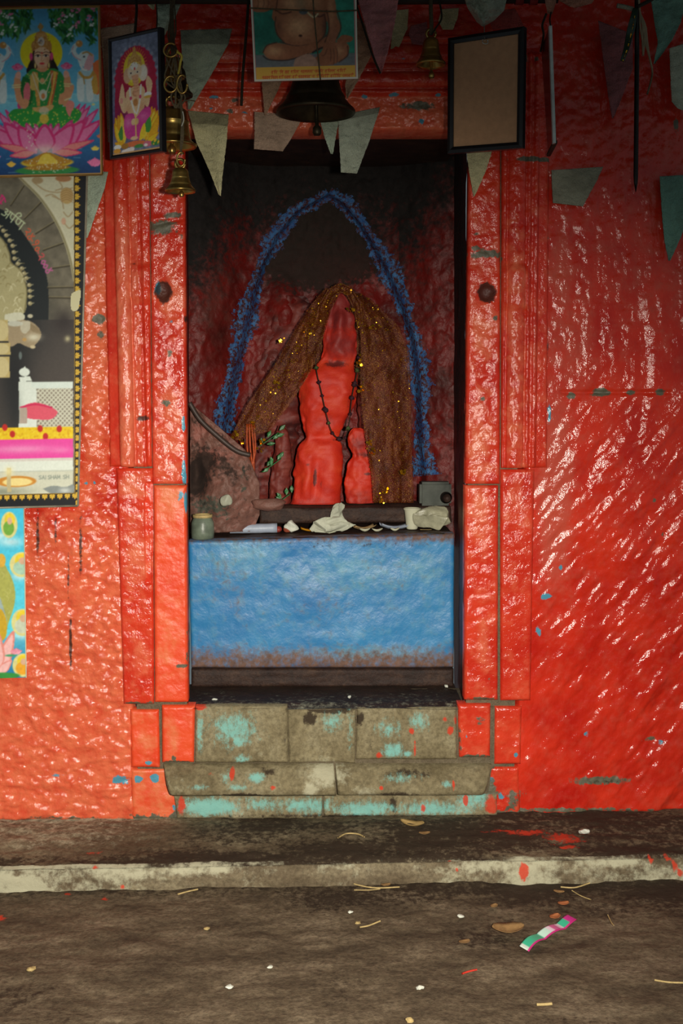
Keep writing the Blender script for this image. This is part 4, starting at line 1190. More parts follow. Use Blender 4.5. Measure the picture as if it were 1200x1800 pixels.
bell('temple_bell', 555, 96, 198, 139, -.20, M_iron, 'large dark bronze bell hanging behind the portrait print', (2, 238, 8))
bell('hanging_bell', 757, 66, 113, 52, -.22, M_brass, 'small brass bell hanging on a rope right of the portrait print', (1, 138, 5.5))
bell('hanging_bell', 303, 98, 138, 42, -.26, M_brass, 'small brass bell at the top of the bell cluster', (-2, 142, 4))
bell('hanging_bell', 312, 118, 167, 54, -.20, M_iron, 'dark flared bell half hidden behind the cluster ropes', (-12, 178, 4))
bell('hanging_bell', 303, 190, 256, 86, -.22, M_brass, 'largest straight shouldered brass bell of the cluster', (-1, 270, 7), prof_kind=1)
bell('hanging_bell', 317, 295, 335, 54, -.32, M_brass, 'polished flared brass bell hanging lowest in the cluster', (2, 346, 4.5))
# ropes and chains
def rope(name, pts, Y, r_, label, mat=M_rope, n=40):
    o = tube(name, smooth_path(pxpath(pts, Y), n), r_, mat, None, 8)
    return tag(o, label, 'rope')


rc = empty('bell_rope', at(312, 190, -.32).tolist()); tag(rc, 'knotted jute ropes and hooks tying the bell cluster together', 'rope')
lst = []
for k in range(7):
    r_ = np.random.default_rng(k)
    lst.append((smooth_path(pxpath([(302 + 3 * r_.normal(), -5, -.17), (303 + 3 * r_.normal(), 60, -.24), (304 + 5 * r_.normal(), 95, -.355), (312 + 9 * r_.normal(), 140, -.37), (312 + 7 * r_.normal(), 168, -.37), (308 + 5 * r_.normal(), 190, -.36)], -.34), 40), .0022))
for k in range(3):
    lst.append((smooth_path(pxpath([(314 + k * 2, 175, -.375), (319 + k, 200, -.39), (318 + k * 2, 240, -.40), (317 + k, 262, -.385), (318, 272, -.36)], -.38), 30), .0018))
lst.append((smooth_path(pxpath([(318, 180), (330, 176), (343, 178)], -.36), 12), .0016))
tubes('jute_strands', lst, M_rope, rc)
for (cx, cy, w, h) in ((300, 148, 11, 14), (320, 148, 9, 16), (318, 280, 7, 12), (300, 88, 12, 12)):
    th = np.linspace(.0, 2 * math.pi * .86, 24)
    tube('iron_hook', at(cx + w * np.cos(th), cy + h * np.sin(th), -.375), .0028, M_brass, rc, 8)
tube('yellow_cord', smooth_path(pxpath([(311, 91), (319, 98), (317, 110), (315, 122), (313, 130)], -.385), 20), .0028, plain('yellow_cord', srgb(190, 170, 60), .6), rc, 8)
tubes('white_thread', [(smooth_path(pxpath([(321, 196), (323, 210), (319, 222)], -.41), 10), .0011)], M_white, rc)
rope('bell_rope', [(757, -6, -.17), (757, 20, -.20), (758, 45, -.22), (757, 62, -.22)], -.22, .0055, 'thick greyish rope carrying the small bell right of the portrait')
rope('bell_rope', [(770, -6, -.17), (776, 30, -.2), (765, 50, -.23), (759, 60, -.235)], -.22, .0024, 'thin loose cord knotted beside the small bell rope', M_rope_dark)
rope('bell_rope', [(556, -8, -.16), (556, 40, -.18), (556, 92, -.20)], -.2, .006, 'rope holding up the large bronze bell behind the portrait')
rope('dark_cord', [(437, -6, -.20), (434, 40, -.21), (430, 90, -.21), (426, 140, -.21), (424, 186, -.20)], -.2, .004, 'dark sequin flecked cord hanging left of the portrait print', M_rope_dark)
rope('dark_cord', [(625, 5, -.262), (638, 45, -.262), (654, 95, -.262), (668, 129, -.262)], -.26, .0028, 'thin dark cord running down the edge of the pink pennant', M_rope_dark)
rope('dark_cord', [(238, -6, -.17), (240, 14, -.22), (239, 34, -.28), (237, 58, -.30)], -.3, .0035, 'knotted dark cord holding up the small framed print', M_rope_dark)
rope('dark_cord', [(274, 0, -.165), (276, 30, -.19), (275, 52, -.24)], -.2, .0016, 'thin black cord beside the dull green pennant', M_rope_dark)
rope('dark_cord', [(851, 44, -.19), (851, 58, -.265), (852, 70, -.285)], -.26, .0015, 'short thread from which the brown backed frame hangs', M_wire)

# ---- black iron rod with sequined strip and strings, right
ir = empty('iron_rod', at(1118, 335, -.16).tolist()); tag(ir, 'long thin pointed black iron rod hanging in front of the red wall', 'rod')
tube('rod_shaft', pxpath([(1119, -30), (1119, 100), (1118, 220), (1117, 310), (1117, 322), (1117, 338)], -.16), np.array([1, 1, 1, 1, .8, .1]) * .0062, M_rod, ir, 10)
px, py = loft([(1112, 14), (1102, 50), (1096, 85), (1090, 106)], [(1121, 14), (1116, 50), (1106, 85), (1096, 109)], 40, 10)
ss = sheet('sequin_strip', px, py, -.175 - .006 * np.sin(np.linspace(0, 9, 40))[:, None] + 0 * px, plain('dark_green_satin', srgb(34, 58, 44), .4), None, .002)
tag(ss, 'dark green sequined cloth strip tied to the iron rod', 'cloth')
r = np.random.default_rng(8)
ii = r.integers(6, 40, 60)
tag(flakes('sequins', at(px[ii, 6], py[ii, 6], -.184), .0016, M_gold, ss, 4), kind='stuff')
st = []
for k in range(6):
    r_ = np.random.default_rng(40 + k)
    e_ = [(1141, 100), (1146, 125), (1143, 145), (1137, 166)] if k % 2 else [(1130, 98)]
    st.append((smooth_path(pxpath([(1122, -10), (1124, 20), (1128 + 3 * r_.normal() + 5 * (k % 2), 45), (1132 + 3 * r_.normal() + 3 * (k % 2), 72)] + e_, -.165), 40), .0025))
o = tubes('hanging_strings', st, plain('pale_grey_string', srgb(150, 136, 110), .9), None); tag(o, 'bunch of looped grey strings hanging beside the iron rod', 'string')
rope('dark_cord', [(1119, 12, -.17), (1132, 6, -.16), (1150, -4, -.15)], -.16, .005, 'thick dark cord slung from the rod up to the teal pennant', M_rope_dark)
rope('cloth_twist', [(1084, 10), (1096, 12), (1112, 16)], -.165, .006, 'small greyish cloth twist tied left of the rod', M_cl['grey'])

# ---- frames
def frame_thing(name, TL, TR, BR, BL, label, cat, bw, face_mat, thick=.016, back=False):
    """corners are world points; returns root and corner arrays"""
    C = [np.array(c, float) for c in (TL, TR, BR, BL)]
    e = empty(name, ((C[2] + C[3]) / 2).tolist()); tag(e, label, cat)
    ux = C[1] - C[0]; ux /= np.linalg.norm(ux); uz = C[0] - C[3]; uz /= np.linalg.norm(uz)
    nr = np.cross(ux, uz); nr /= np.linalg.norm(nr)
    if nr[1] > 0: nr = -nr
    cen = sum(C) / 4
    inn = []
    for c, (sx, sz) in zip(C, ((1, -1), (-1, -1), (-1, 1), (1, 1))):
        inn.append(c + ux * bw * sx + uz * bw * sz)
    # four mitred rails
    for k in range(4):
        a, b_, c, d = C[k], C[(k + 1) % 4], inn[(k + 1) % 4], inn[k]
        V = [a, b_, c, d] + [x - nr * thick for x in (a, b_, c, d)]
        mid = [(x * .5 + y * .5) + nr * .003 for x, y in ((a, d), (b_, c))]
        V += mid
        Fc = [[0, 8, 9, 1], [8, 3, 2, 9], [0, 1, 5, 4], [1, 2, 6, 5], [2, 3, 7, 6], [3, 0, 4, 7], [4, 5, 6, 7], [1, 9, 2], [0, 3, 8]]
        new_obj('frame_rail', V, Fc, M_black, e, smooth=False)
    return e, C, inn, nr


YL, YR = -.26, -.365
ge, gC, gI, gn = frame_thing('picture_frame', at(190, 68, YL), at(281, 47, YR), at(285, 266, YR), at(193, 280, YL), 'small black framed print of an elephant headed deity, turned aside', 'picture frame', .0085, None)
YL, YR = -.22, -.34
be, bC, bI, bn = frame_thing('picture_frame', at(787, 67, YL), at(921, 46, YR), at(918, 260, YR), at(786, 270, YL), 'black picture frame hanging with its plain brown back showing', 'picture frame', .016, None)
V = [x - bn * .004 for x in bI] + [x - bn * .008 for x in bI]
new_obj('hardboard_back', V, [[0, 1, 2, 3], [4, 7, 6, 5], [0, 4, 5, 1], [1, 5, 6, 2], [2, 6, 7, 3], [3, 7, 4, 0]], M_hard, be, smooth=False)
tube('hanger_ring', smooth_path(np.array([at(848, 70, -.285), at(848, 75, -.286), at(852, 77, -.287), at(857, 76, -.288), at(857, 70, -.288)]), 14), .0014, M_wire, be, 6)
# frame seen edge-on
ef = empty('picture_frame', at(965, 270, -.2).tolist()); tag(ef, 'framed panel seen edge-on with a pale rim, between brown frame and mauve pennant', 'picture frame')
a = at(966, 44, -.32); b_ = at(975, 252, -.32); c = at(963, 275, -.10); d = at(951, 85, -.10)
# panel (dark face towards the left), pale near rim
th = np.array([.004, 0, 0])
def prism(name, quad, off, mat, parent):
    V = list(quad) + [q + off for q in quad]
    return new_obj(name, V, [[0, 1, 2, 3], [4, 7, 6, 5], [0, 4, 5, 1], [1, 5, 6, 2], [2, 6, 7, 3], [3, 7, 4, 0]], mat, parent, smooth=False)
prism('panel', [a, b_, c, d], th, plain('dark_red_reflecting_glass', srgb(54, 16, 14), .2), ef)
a2 = at(965, 45, -.325); b2 = at(972, 252, -.325); 
prism('pale_rim', [a2, at(970, 45, -.325), at(977, 251, -.325), b2], np.array([0, .012, 0]), plain('pale_tin_rim', srgb(186, 198, 196), .5), ef)
prism('lower_rail', [b_ + [-.004, 0, 0], b_ + [.006, 0, 0], c + [.006, 0, 0], c + [-.004, 0, 0]], np.array([0, 0, .008]), M_rope_dark, ef)
rope('dark_cord', [(968, 22, -.22), (966, 34, -.28), (967, 44, -.322)], -.3, .0022, 'cord holding the edge-on frame under the peach knot', M_rope_dark)
rope('dark_cord', [(960, 24, -.2), (953, 44, -.2), (955, 62, -.19), (950, 90, -.12)], -.2, .003, 'dark frayed cord beside the edge-on frame', M_rope_dark)

# ================================================================== printed pictures (flat prints: colour only)
class Canvas:
    def __init__(s, x0, y0, x1, y1, res=1.0, bg=(128, 128, 128), warp=None):
        s.x0, s.y0, s.x1, s.y1 = x0, y0, x1, y1
        s.w = int((x1 - x0) * res) + 1; s.h = int((y1 - y0) * res) + 1
        s.X, s.Y = np.meshgrid(np.linspace(x0, x1, s.w), np.linspace(y0, y1, s.h))
        if warp is not None: s.X = s.X - warp(s.Y)
        s.C = np.zeros((s.h, s.w, 3)) + np.array(bg, float)

    def put(s, m, col, a=1.0):
        m = (m * a)[..., None]
        col = np.asarray(col, float)
        s.C = s.C * (1 - m) + col * m

    def ell(s, cx, cy, rx, ry, col, a=1.0, rot=0.0, soft=1.0):
        c, n = math.cos(rot), math.sin(rot)
        dx = s.X - cx; dy = s.Y - cy
        d = np.sqrt(((dx * c + dy * n) / rx) ** 2 + ((-dx * n + dy * c) / ry) ** 2)
        s.put(np.clip((1 - d) * min(rx, ry) / soft + .5, 0, 1), col, a)

    def poly(s, P, col, a=1.0):
        P = np.asarray(P, float); ins = np.zeros(s.X.shape, bool)
        for (xa, ya), (xb, yb) in zip(P, np.roll(P, -1, 0)):
            if ya == yb: continue
            c = ((ya > s.Y) != (yb > s.Y)) & (s.X < (xb - xa) * (s.Y - ya) / (yb - ya) + xa)
            ins ^= c
        s.put(ins.astype(float), col, a)

    def blob(s, P, col, a=1.0, n=60):
        s.poly(smooth_path(np.array(list(P) + [P[0]], float), n), col, a)

    def line(s, P, w, col, a=1.0):
        P = np.asarray(P, float)
        d = np.full(s.X.shape, 1e9)
        for p, q in zip(P[:-1], P[1:]):
            v = q - p; L = (v ** 2).sum() + 1e-9
            t = np.clip(((s.X - p[0]) * v[0] + (s.Y - p[1]) * v[1]) / L, 0, 1)
            d = np.minimum(d, np.hypot(s.X - p[0] - t * v[0], s.Y - p[1] - t * v[1]))
        s.put(np.clip(w / 2 - d + .5, 0, 1), col, a)

    def curve(s, P, w, col, a=1.0, n=24):
        s.line(smooth_path(P, n), w, col, a)

    def rect(s, a, b, c, d, col, al=1.0):
        s.put(((s.X >= a) & (s.X <= c) & (s.Y >= b) & (s.Y <= d)).astype(float), col, al)

    def grad(s, a, b, c, d, c0, c1):
        m = ((s.X >= a) & (s.X <= c) & (s.Y >= b) & (s.Y <= d)).astype(float)
        t = np.clip((s.Y - b) / (d - b), 0, 1)[..., None]
        s.put(m, np.array(c0) * (1 - t) + np.array(c1) * t)

    def shade(s, cx, cy, rx, ry, col, a):
        d = ((s.X - cx) / rx) ** 2 + ((s.Y - cy) / ry) ** 2
        s.put(np.exp(-d), col, a)

    def grain(s, amp, sc, seed):
        s.C = s.C * (1 + amp * fbm(s.X / sc, s.Y / sc, 3, seed))[..., None]

    def blur(s, k=1):
        for _ in range(k):
            A = np.pad(s.C, ((1, 1), (1, 1), (0, 0)), 'edge')
            s.C = (A[1:-1, 1:-1] * 4 + A[:-2, 1:-1] * 2 + A[2:, 1:-1] * 2 + A[1:-1, :-2] * 2 + A[1:-1, 2:] * 2 + A[:-2, :-2] + A[2:, 2:] + A[:-2, 2:] + A[2:, :-2]) / 16

    def gain(s, g):
        s.C = 255 * (1 - np.clip(1 - s.C / 255, 0, 1) ** g)

    def mesh(s, name, TL, TR, BR, BL, parent=None, thick=.003, mat=None, bulge=0.0):
        u, v = np.meshgrid(np.linspace(0, 1, s.w), np.linspace(0, 1, s.h))
        TL, TR, BR, BL = [np.array(c, float) for c in (TL, TR, BR, BL)]
        P = TL * ((1 - u) * (1 - v))[..., None] + TR * (u * (1 - v))[..., None] + BR * (u * v)[..., None] + BL * ((1 - u) * v)[..., None]
        nr = np.cross(TR - TL, BL - TL); nr /= np.linalg.norm(nr)
        if nr[1] < 0: nr = -nr           # away from the viewer's side of the wall
        P = P - nr * bulge * (np.sin(u * 3.14) * np.sin(v * 3.14))[..., None]
        V = np.concatenate([P.reshape(-1, 3), np.array([TL, TR, BR, BL]) + nr * thick])
        N = s.w * s.h
        fc = grid_faces(s.w, s.h)[:, ::-1].tolist()
        fc += [[N, N + 1, N + 2, N + 3]]
        fc += [[N] + [i for i in range(0, s.w)] + [N + 1], [N + 1] + [j * s.w + s.w - 1 for j in range(s.h)] + [N + 2], [N + 2] + [(s.h - 1) * s.w + i for i in range(s.w - 1, -1, -1)] + [N + 3], [N + 3] + [j * s.w for j in range(s.h - 1, -1, -1)] + [N]]
        c = np.clip(s.C, 0, 255) / 255
        lin = np.where(c <= .04045, c / 12.92, ((c + .055) / 1.055) ** 2.4)
        A = np.ones((N + 4, 4)); A[:N, :3] = lin.reshape(-1, 3); A[N:, :3] = .35
        return new_obj(name, V, fc, mat or M_print, parent, smooth=False, colors=A)


rr = np.random.default_rng(11)


def leaves(c, poly, cnt, cols, L=9):
    P = np.array(poly, float); lo = P.min(0); hi = P.max(0)
    k = 0
    while k < cnt:
        p = lo + (hi - lo) * rr.random(2)
        ins = False
        for (xa, ya), (xb, yb) in zip(P, np.roll(P, -1, 0)):
            if (ya > p[1]) != (yb > p[1]) and p[0] < (xb - xa) * (p[1] - ya) / (yb - ya) + xa: ins = not ins
        if not ins: continue
        k += 1
        c.ell(p[0], p[1], L * rr.uniform(.5, 1), 2.0, cols[rr.integers(len(cols))], .9, rr.uniform(.6, 2.2))


def petal(c, tip, base, w, c0, c1):
    tip = np.array(tip, float); base = np.array(base, float); d = tip - base; n = np.array([-d[1], d[0]]) / np.linalg.norm(d)
    pts = [base, base + d * .35 + n * w, base + d * .72 + n * w * .72, tip, base + d * .72 - n * w * .72, base + d * .35 - n * w]
    c.blob(pts, c1); 
    pts2 = [base, base + d * .33 + n * w * .8, base + d * .68 + n * w * .5, base + d * .9, base + d * .68 - n * w * .5, base + d * .33 - n * w * .8]
    c.blob(pts2, c0, .75)


# ---------------- 1. seated goddess on a lotus
c = Canvas(-31, 11, 177, 310, 1.0, (70, 150, 205))
c.grad(-31, 11, 177, 175, (66, 140, 196), (84, 170, 220))
c.grad(-31, 165, 177, 215, (110, 196, 232), (80, 160, 206)); c.grad(-31, 215, 177, 311, (52, 120, 180), (20, 44, 84))
for k in range(60):
    y = rr.uniform(168, 305); x = rr.uniform(-31, 177)
    c.line([(x, y), (x + rr.uniform(6, 26), y + rr.uniform(-1, 1))], 1.0, (150, 214, 240) if rr.random() < .5 else (24, 60, 110), .5)
GR = [(30, 84, 40), (22, 60, 30), (48, 110, 52), (60, 128, 64)]
for poly in ([(-31, 11), (58, 11), (58, 34), (52, 52), (38, 50), (34, 68), (22, 62), (10, 58), (-31, 70)], [(88, 13), (172, 13), (172, 60), (166, 78), (156, 74), (150, 54), (138, 58), (128, 72), (112, 74), (106, 58), (92, 50), (88, 32)]):
    leaves(c, poly, 260, GR)
for (x, y, q) in ((3, 18, 0), (6, 24, 1), (20, 22, 0), (20, 29, 1), (2, 38, 0), (22, 43, 1), (28, 48, 1), (3, 54, 1), (110, 27, 0), (106, 36, 0), (100, 42, 1), (118, 30, 1), (130, 17, 0), (140, 16, 0), (136, 20, 0), (128, 26, 1), (140, 38, 0), (133, 44, 0), (126, 50, 1), (122, 60, 1), (158, 36, 0), (160, 30, 0), (164, 44, 1), (166, 17, 0)):
    for k in range(5): c.ell(x + rr.normal(0, 2.4), y + rr.normal(0, 2.4), 1.9, 1.5, (226, 110, 160) if q == 0 else (214, 232, 226))
# elephants
for sg, ox in ((1, 148), (-1, -2)):
    m = lambda x, y: (ox + sg * (x - 148), y)
    W1, W2, W3 = (196, 226, 234), (150, 196, 214), (226, 240, 242)
    c.blob([m(136, 128), m(150, 118), m(170, 122), m(176, 150), m(174, 178), m(138, 178), m(136, 150)], W2)
    for lx in (140, 156): c.blob([m(lx - 5, 140), m(lx + 6, 140), m(lx + 7, 174), m(lx - 4, 176)], W1)
    c.blob([m(164, 112), m(176, 108), m(180, 150), m(174, 166), m(164, 160)], (210, 96, 50)); c.blob([m(160, 145), m(168, 130), m(172, 160), m(164, 166)], (190, 140, 60))
    c.ell(*m(150, 104), 13, 14, W1); c.blob([m(158, 92), m(166, 100), m(160, 122), m(150, 124), m(148, 116)], (206, 150, 160))
    c.curve([m(144, 104), m(134, 98), m(130, 90), m(132, 82), m(137, 78)], 8, W1); c.curve([m(142, 106), m(131, 99), m(127, 90), m(130, 81)], 1.2, (180, 90, 100))
    c.ell(*m(140, 77), 6, 6, (176, 118, 60)); c.ell(*m(138, 75), 2, 2, (226, 180, 110))
    c.curve([m(141, 114), m(146, 122), m(152, 124)], 3, W3); c.ell(*m(148, 100), 2, 1.6, (40, 50, 60)); c.curve([m(146, 94), m(154, 92), m(162, 98)], 3, (164, 128, 72))
    c.curve([m(140, 128), m(147, 136), m(158, 136), m(164, 128)], 5, (176, 132, 60)); c.curve([m(146, 134), m(148, 148)], 2, (160, 116, 50))
    for k in range(5): c.line([m(128, 88 + k), m(121 + k, 96 - 3 * k)], .9, (220, 240, 244), .5)
# halo, hair, figure
c.ell(73, 92, 37, 37, (238, 214, 26)); c.shade(60, 80, 20, 24, (246, 232, 60), .4)
c.blob([(60, 84), (54, 104), (46, 124), (56, 128), (66, 118), (82, 118), (94, 128), (103, 124), (95, 104), (88, 84), (74, 76)], (30, 24, 22))
SK, SK2 = (230, 176, 136), (206, 132, 92)
c.blob([(66, 112), (82, 112), (84, 124), (90, 128), (60, 128), (64, 122)], SK2)
c.blob([(44, 130), (58, 119), (74, 126), (92, 119), (108, 128), (114, 146), (110, 168), (104, 190), (46, 190), (40, 168), (38, 148)], (40, 122, 56))
c.blob([(40, 132), (34, 156), (40, 176), (52, 184), (58, 160), (54, 140)], (28, 90, 40))
c.poly([(88, 122), (102, 126), (98, 150), (90, 186), (80, 190), (90, 156)], (178, 84, 46)); c.poly([(94, 124), (100, 126), (94, 152), (86, 186), (84, 186), (92, 150)], (214, 168, 70))
c.poly([(56, 124), (66, 126), (70, 186), (64, 186), (60, 150)], (190, 130, 60)); c.blob([(52, 132), (64, 128), (66, 152), (54, 156)], (200, 160, 80))
for k in range(70): c.ell(rr.uniform(42, 108), rr.uniform(128, 186), 1.0, 1.0, (220, 190, 90), .8)
c.blob([(62, 86), (60, 98), (63, 110), (70, 118), (78, 118), (85, 110), (88, 98), (86, 86), (74, 80)], SK)
c.shade(66, 104, 6, 7, (240, 190, 150), .6); c.shade(84, 104, 5, 10, (180, 110, 80), .5); c.shade(74, 116, 8, 3, (186, 116, 84), .5)
for x in (67, 81):
    c.ell(x, 97, 4.2, 2.0, (244, 236, 226)); c.ell(x, 97, 2.0, 2.0, (30, 20, 18)); c.curve([(x - 5, 96.5), (x, 94.6), (x + 5, 96.5)], 1.0, (30, 20, 18)); c.curve([(x - 5.5, 92.5), (x, 90.2), (x + 5.5, 92)], 1.2, (50, 30, 24))
c.curve([(74, 95), (73.5, 102), (72, 105), (75, 106), (77, 104.5)], .9, (170, 100, 70)); c.ell(74, 110.5, 4.4, 1.9, (196, 40, 50)); c.ell(74, 92, 1.2, 1.5, (190, 30, 30))
c.blob([(57, 90), (56, 76), (62, 68), (64, 58), (70, 54), (78, 54), (83, 60), (84, 68), (91, 76), (90, 90), (82, 84), (74, 81), (66, 84)], (176, 116, 58))
c.ell(73, 61, 9, 4, (198, 138, 76)); c.ell(72.5, 46, 5, 4.5, (150, 116, 56)); c.poly([(71, 40), (74, 40), (75, 56), (70, 56)], (160, 120, 64)); c.ell(73, 72, 6, 8, (206, 190, 176)); c.ell(73, 72, 3, 4, (120, 128, 140))
for k in range(40): c.ell(rr.uniform(58, 89), rr.uniform(62, 86), 1.0, 1.2, (226, 180, 110) if k % 2 else (116, 70, 36), .8)
for x in (55, 91): c.ell(x, 98, 3, 7, (214, 60, 110))
for x in (62, 86): c.ell(x, 114, 1.6, 5, (220, 190, 110))
c.curve([(60, 126), (74, 146), (88, 126)], 1.6, (226, 206, 150)); c.curve([(56, 128), (74, 172), (92, 128)], 1.6, (214, 200, 170)); c.ell(74, 140, 4, 4, (214, 150, 100)); c.ell(75, 166, 7, 10, (220, 222, 206), .8); c.ell(75, 168, 3.4, 5, (190, 110, 60))
for sg, ox in ((1, 31), (-1, 117)):
    m = lambda x, y: (ox + sg * (x - 31), y)
    c.blob([m(28, 176), m(24, 150), m(26, 132), m(34, 126), m(36, 140), m(36, 160), m(40, 176), m(36, 188)], SK2); c.blob([m(26, 134), m(28, 126), m(35, 124), m(36, 136)], (226, 150, 130))
    for y in (148, 152): c.line([m(21, y), m(36, y - 1)], 1.8, (226, 210, 130))
    for k in range(9): petal(c, m(31 + (k - 4) * 2.7, 108 + abs(k - 4) * 1.6), m(31, 122), 2.2, (236, 130, 170), (206, 50, 100))
c.blob([(40, 160), (44, 146), (50, 144), (53, 158), (50, 176), (42, 178)], (218, 96, 106)); c.blob([(32, 178), (40, 172), (50, 176), (46, 188), (36, 188)], SK2)
c.blob([(104, 166), (118, 158), (124, 150), (130, 152), (124, 170), (112, 182), (102, 182)], SK2); c.line([(113, 176), (124, 172)], 2.4, (224, 208, 150))
# lotus
PK0, PK1 = (236, 120, 170), (206, 44, 104)
for tx, ty, w in ((8, 190, 8), (30, 180, 7), (140, 182, 8), (150, 183, 8), (158, 186, 8), (172, 192, 9), (22, 206, 9), (154, 208, 10), (-22, 206, 8), (-6, 192, 8)):
    petal(c, (tx, ty), (75 + (tx - 75) * .35, 262), w, (230, 128, 176), (196, 52, 112))
# lap
c.blob([(13, 200), (24, 190), (50, 190), (74, 196), (104, 188), (130, 190), (142, 200), (134, 214), (110, 224), (74, 226), (40, 222), (20, 212)], (40, 134, 52))
for k in range(70):
    x = rr.uniform(16, 138); c.ell(x, 206 + rr.uniform(-13, 14), 1.2, 1.2, (206, 200, 70), .85)
c.blob([(56, 188), (74, 186), (92, 184), (90, 192), (74, 197), (58, 193)], (196, 150, 84)); c.ell(76, 208, 8, 9, (206, 170, 60)); c.ell(76, 194, 9, 7, (196, 196, 176), .6)
c.blob([(114, 184), (122, 176), (130, 184), (124, 198), (121, 206), (115, 194)], (226, 120, 110))
for tx, ty, w in ((60, 216, 8), (88, 216, 8), (102, 216, 9), (44, 214, 9), (126, 211, 10), (22, 210, 9)):
    petal(c, (tx, ty), (75 + (tx - 75) * .35, 262), w, (230, 128, 176), (196, 52, 112))
for tx, ty, w in ((178, 212, 12), (-30, 214, 12), (5, 213, 15), (148, 212, 16), (30, 220, 16), (128, 218, 17), (77, 217, 19)):
    petal(c, (tx, ty), (75 + (tx - 75) * .28, 270), w, PK0, PK1)
for tx, ty in ((164, 248), (-8, 251), (142, 270), (14, 273)):
    petal(c, (tx, ty), (75 + (tx - 75) * .25, 268), 7, (240, 136, 120), (206, 50, 92))
c.shade(77, 264, 26, 10, (250, 206, 190), .7)
for k in range(14): c.ell(46 + rr.uniform(-2, 18), 218 + k * 3.4, 1.1, 1.4, (250, 222, 200))
c.ell(80, 300, 56, 8, (40, 112, 56)); c.ell(80, 286, 46, 9, (196, 160, 46)); c.ell(80, 284, 42, 6.5, (128, 84, 30)); c.ell(80, 295, 40, 5, (150, 104, 34)); c.blob([(40, 286), (62, 274), (78, 268), (94, 272), (122, 286), (80, 292)], (164, 112, 36)); c.blob([(62, 288), (70, 274), (80, 270), (90, 276), (98, 288)], (220, 180, 60))
for k in range(60): c.ell(rr.uniform(44, 118), rr.uniform(278, 304), .9, .9, (230, 214, 150) if k % 2 else (206, 230, 234), .8)
for cx, cy, s_, c0 in ((164, 290, 13, (226, 90, 140)), (165, 264, 7, (236, 190, 60)), (17, 289, 8, (226, 160, 50)), (174, 242, 6, (210, 90, 60)), (-12, 276, 11, (200, 110, 170)), (163, 185, 3, (200, 210, 120))):
    for k in range(9): petal(c, (cx + (k - 4) * s_ * .26, cy - s_ * .9 + abs(k - 4) * s_ * .14), (cx, cy + s_ * .4), s_ * .16 + .6, tuple(min(255, q + 24) for q in c0), c0)
c.grain(.16, 3, 301); c.blur(1)
for a_ in ((-31, 11, -28, 310), (173.5, 11, 177, 310), (-31, 11, 177, 14), (-31, 307, 177, 310)): c.rect(*a_, (150, 112, 64))
c.gain(1.45)
YA = -.062
e = empty('devotional_poster', at(75, 310, YA).tolist()); tag(e, 'glossy poster of a crowned goddess seated on a pink lotus', 'poster')
c.mesh('printed_sheet', at(-33, 14, YA), at(175, 10, YA), at(180, 307, YA), at(-28, 312, YA), e, .006)
C4 = [at(-33, 14, YA), at(175, 10, YA), at(180, 307, YA), at(-28, 312, YA)]
for k in range(4): tube('gilt_edge', [C4[k], C4[k] * .5 + C4[(k + 1) % 4] * .5, C4[(k + 1) % 4]], .0022, plain('gilt_edge', srgb(150, 112, 56), .5), e, 6)

# ---------------- 2. elephant headed deity, inside the black frame
c = Canvas(0, 0, 100, 240, 1.2, (92, 100, 124))
c.grain(.5, 6, 311); c.blob([(8, 200), (5, 150), (8, 92), (14, 70), (22, 48), (34, 30), (50, 22), (66, 28), (78, 40), (86, 62), (92, 92), (95, 150), (92, 200)], (150, 20, 50)); c.shade(50, 170, 60, 34, (70, 22, 84), .8)
for k in range(15):
    t = math.pi * (1 + k / 14); c.ell(50 + 40 * math.cos(t), 92 + 66 * math.sin(t), 6, 8, (156, 22, 52)); c.ell(50 + 46 * math.cos(t), 88 + 72 * math.sin(t), 3, 4, (150, 158, 176), .5)
for k in range(34):
    t = math.pi * 2 * k / 34; c.line([(48 + 18 * math.cos(t), 62 + 26 * math.sin(t)), (48 + 27 * math.cos(t), 62 + 40 * math.sin(t))], 2, (220, 140, 40), .6)
c.ell(48, 66, 23, 36, (222, 186, 40)); c.ell(48, 68, 17, 28, (236, 208, 60)); 
SK = (226, 176, 130); SKd = (186, 120, 84)
c.blob([(14, 128), (18, 104), (22, 92), (26, 104), (28, 122), (34, 134), (30, 152), (22, 152)], SK); c.blob([(82, 126), (86, 104), (82, 92), (76, 86), (72, 100), (74, 118), (66, 136), (76, 150)], SK)
c.blob([(30, 112), (40, 104), (62, 104), (70, 114), (70, 140), (64, 158), (50, 168), (36, 160), (29, 140)], SK); c.shade(62, 150, 8, 14, SKd, .6); c.shade(34, 150, 6, 12, SKd, .5)
c.ell(33, 78, 8, 16, (214, 160, 120)); c.ell(67, 78, 9, 17, (232, 208, 180)); c.shade(68, 76, 8, 12, (250, 240, 220), .7)
c.ell(49, 72, 15, 18, (232, 196, 160)); c.ell(48, 60, 8, 8, (240, 236, 220)); c.blob([(42, 80), (56, 80), (57, 104), (58, 122), (50, 126), (44, 118), (47, 104)], (222, 150, 112)); c.curve([(50, 122), (46, 120), (45, 114)], 3, SKd)
for y in (88, 94, 100, 106, 112): c.curve([(45, y), (51, y + 2), (57, y)], .8, (170, 100, 70))
for x in (41, 55): c.ell(x, 74, 3.2, 1.8, (250, 240, 230)); c.ell(x, 74, 1.7, 1.7, (30, 20, 20))
c.ell(49, 66, 1.6, 3, (190, 40, 40)); c.blob([(33, 62), (36, 44), (44, 36), (47, 22), (51, 22), (54, 36), (62, 44), (64, 62), (56, 54), (48, 52), (40, 54)], (190, 134, 66))
for k in range(30): c.ell(rr.uniform(36, 62), rr.uniform(38, 58), 1, 1.2, (236, 190, 100) if k % 2 else (140, 80, 40), .8)
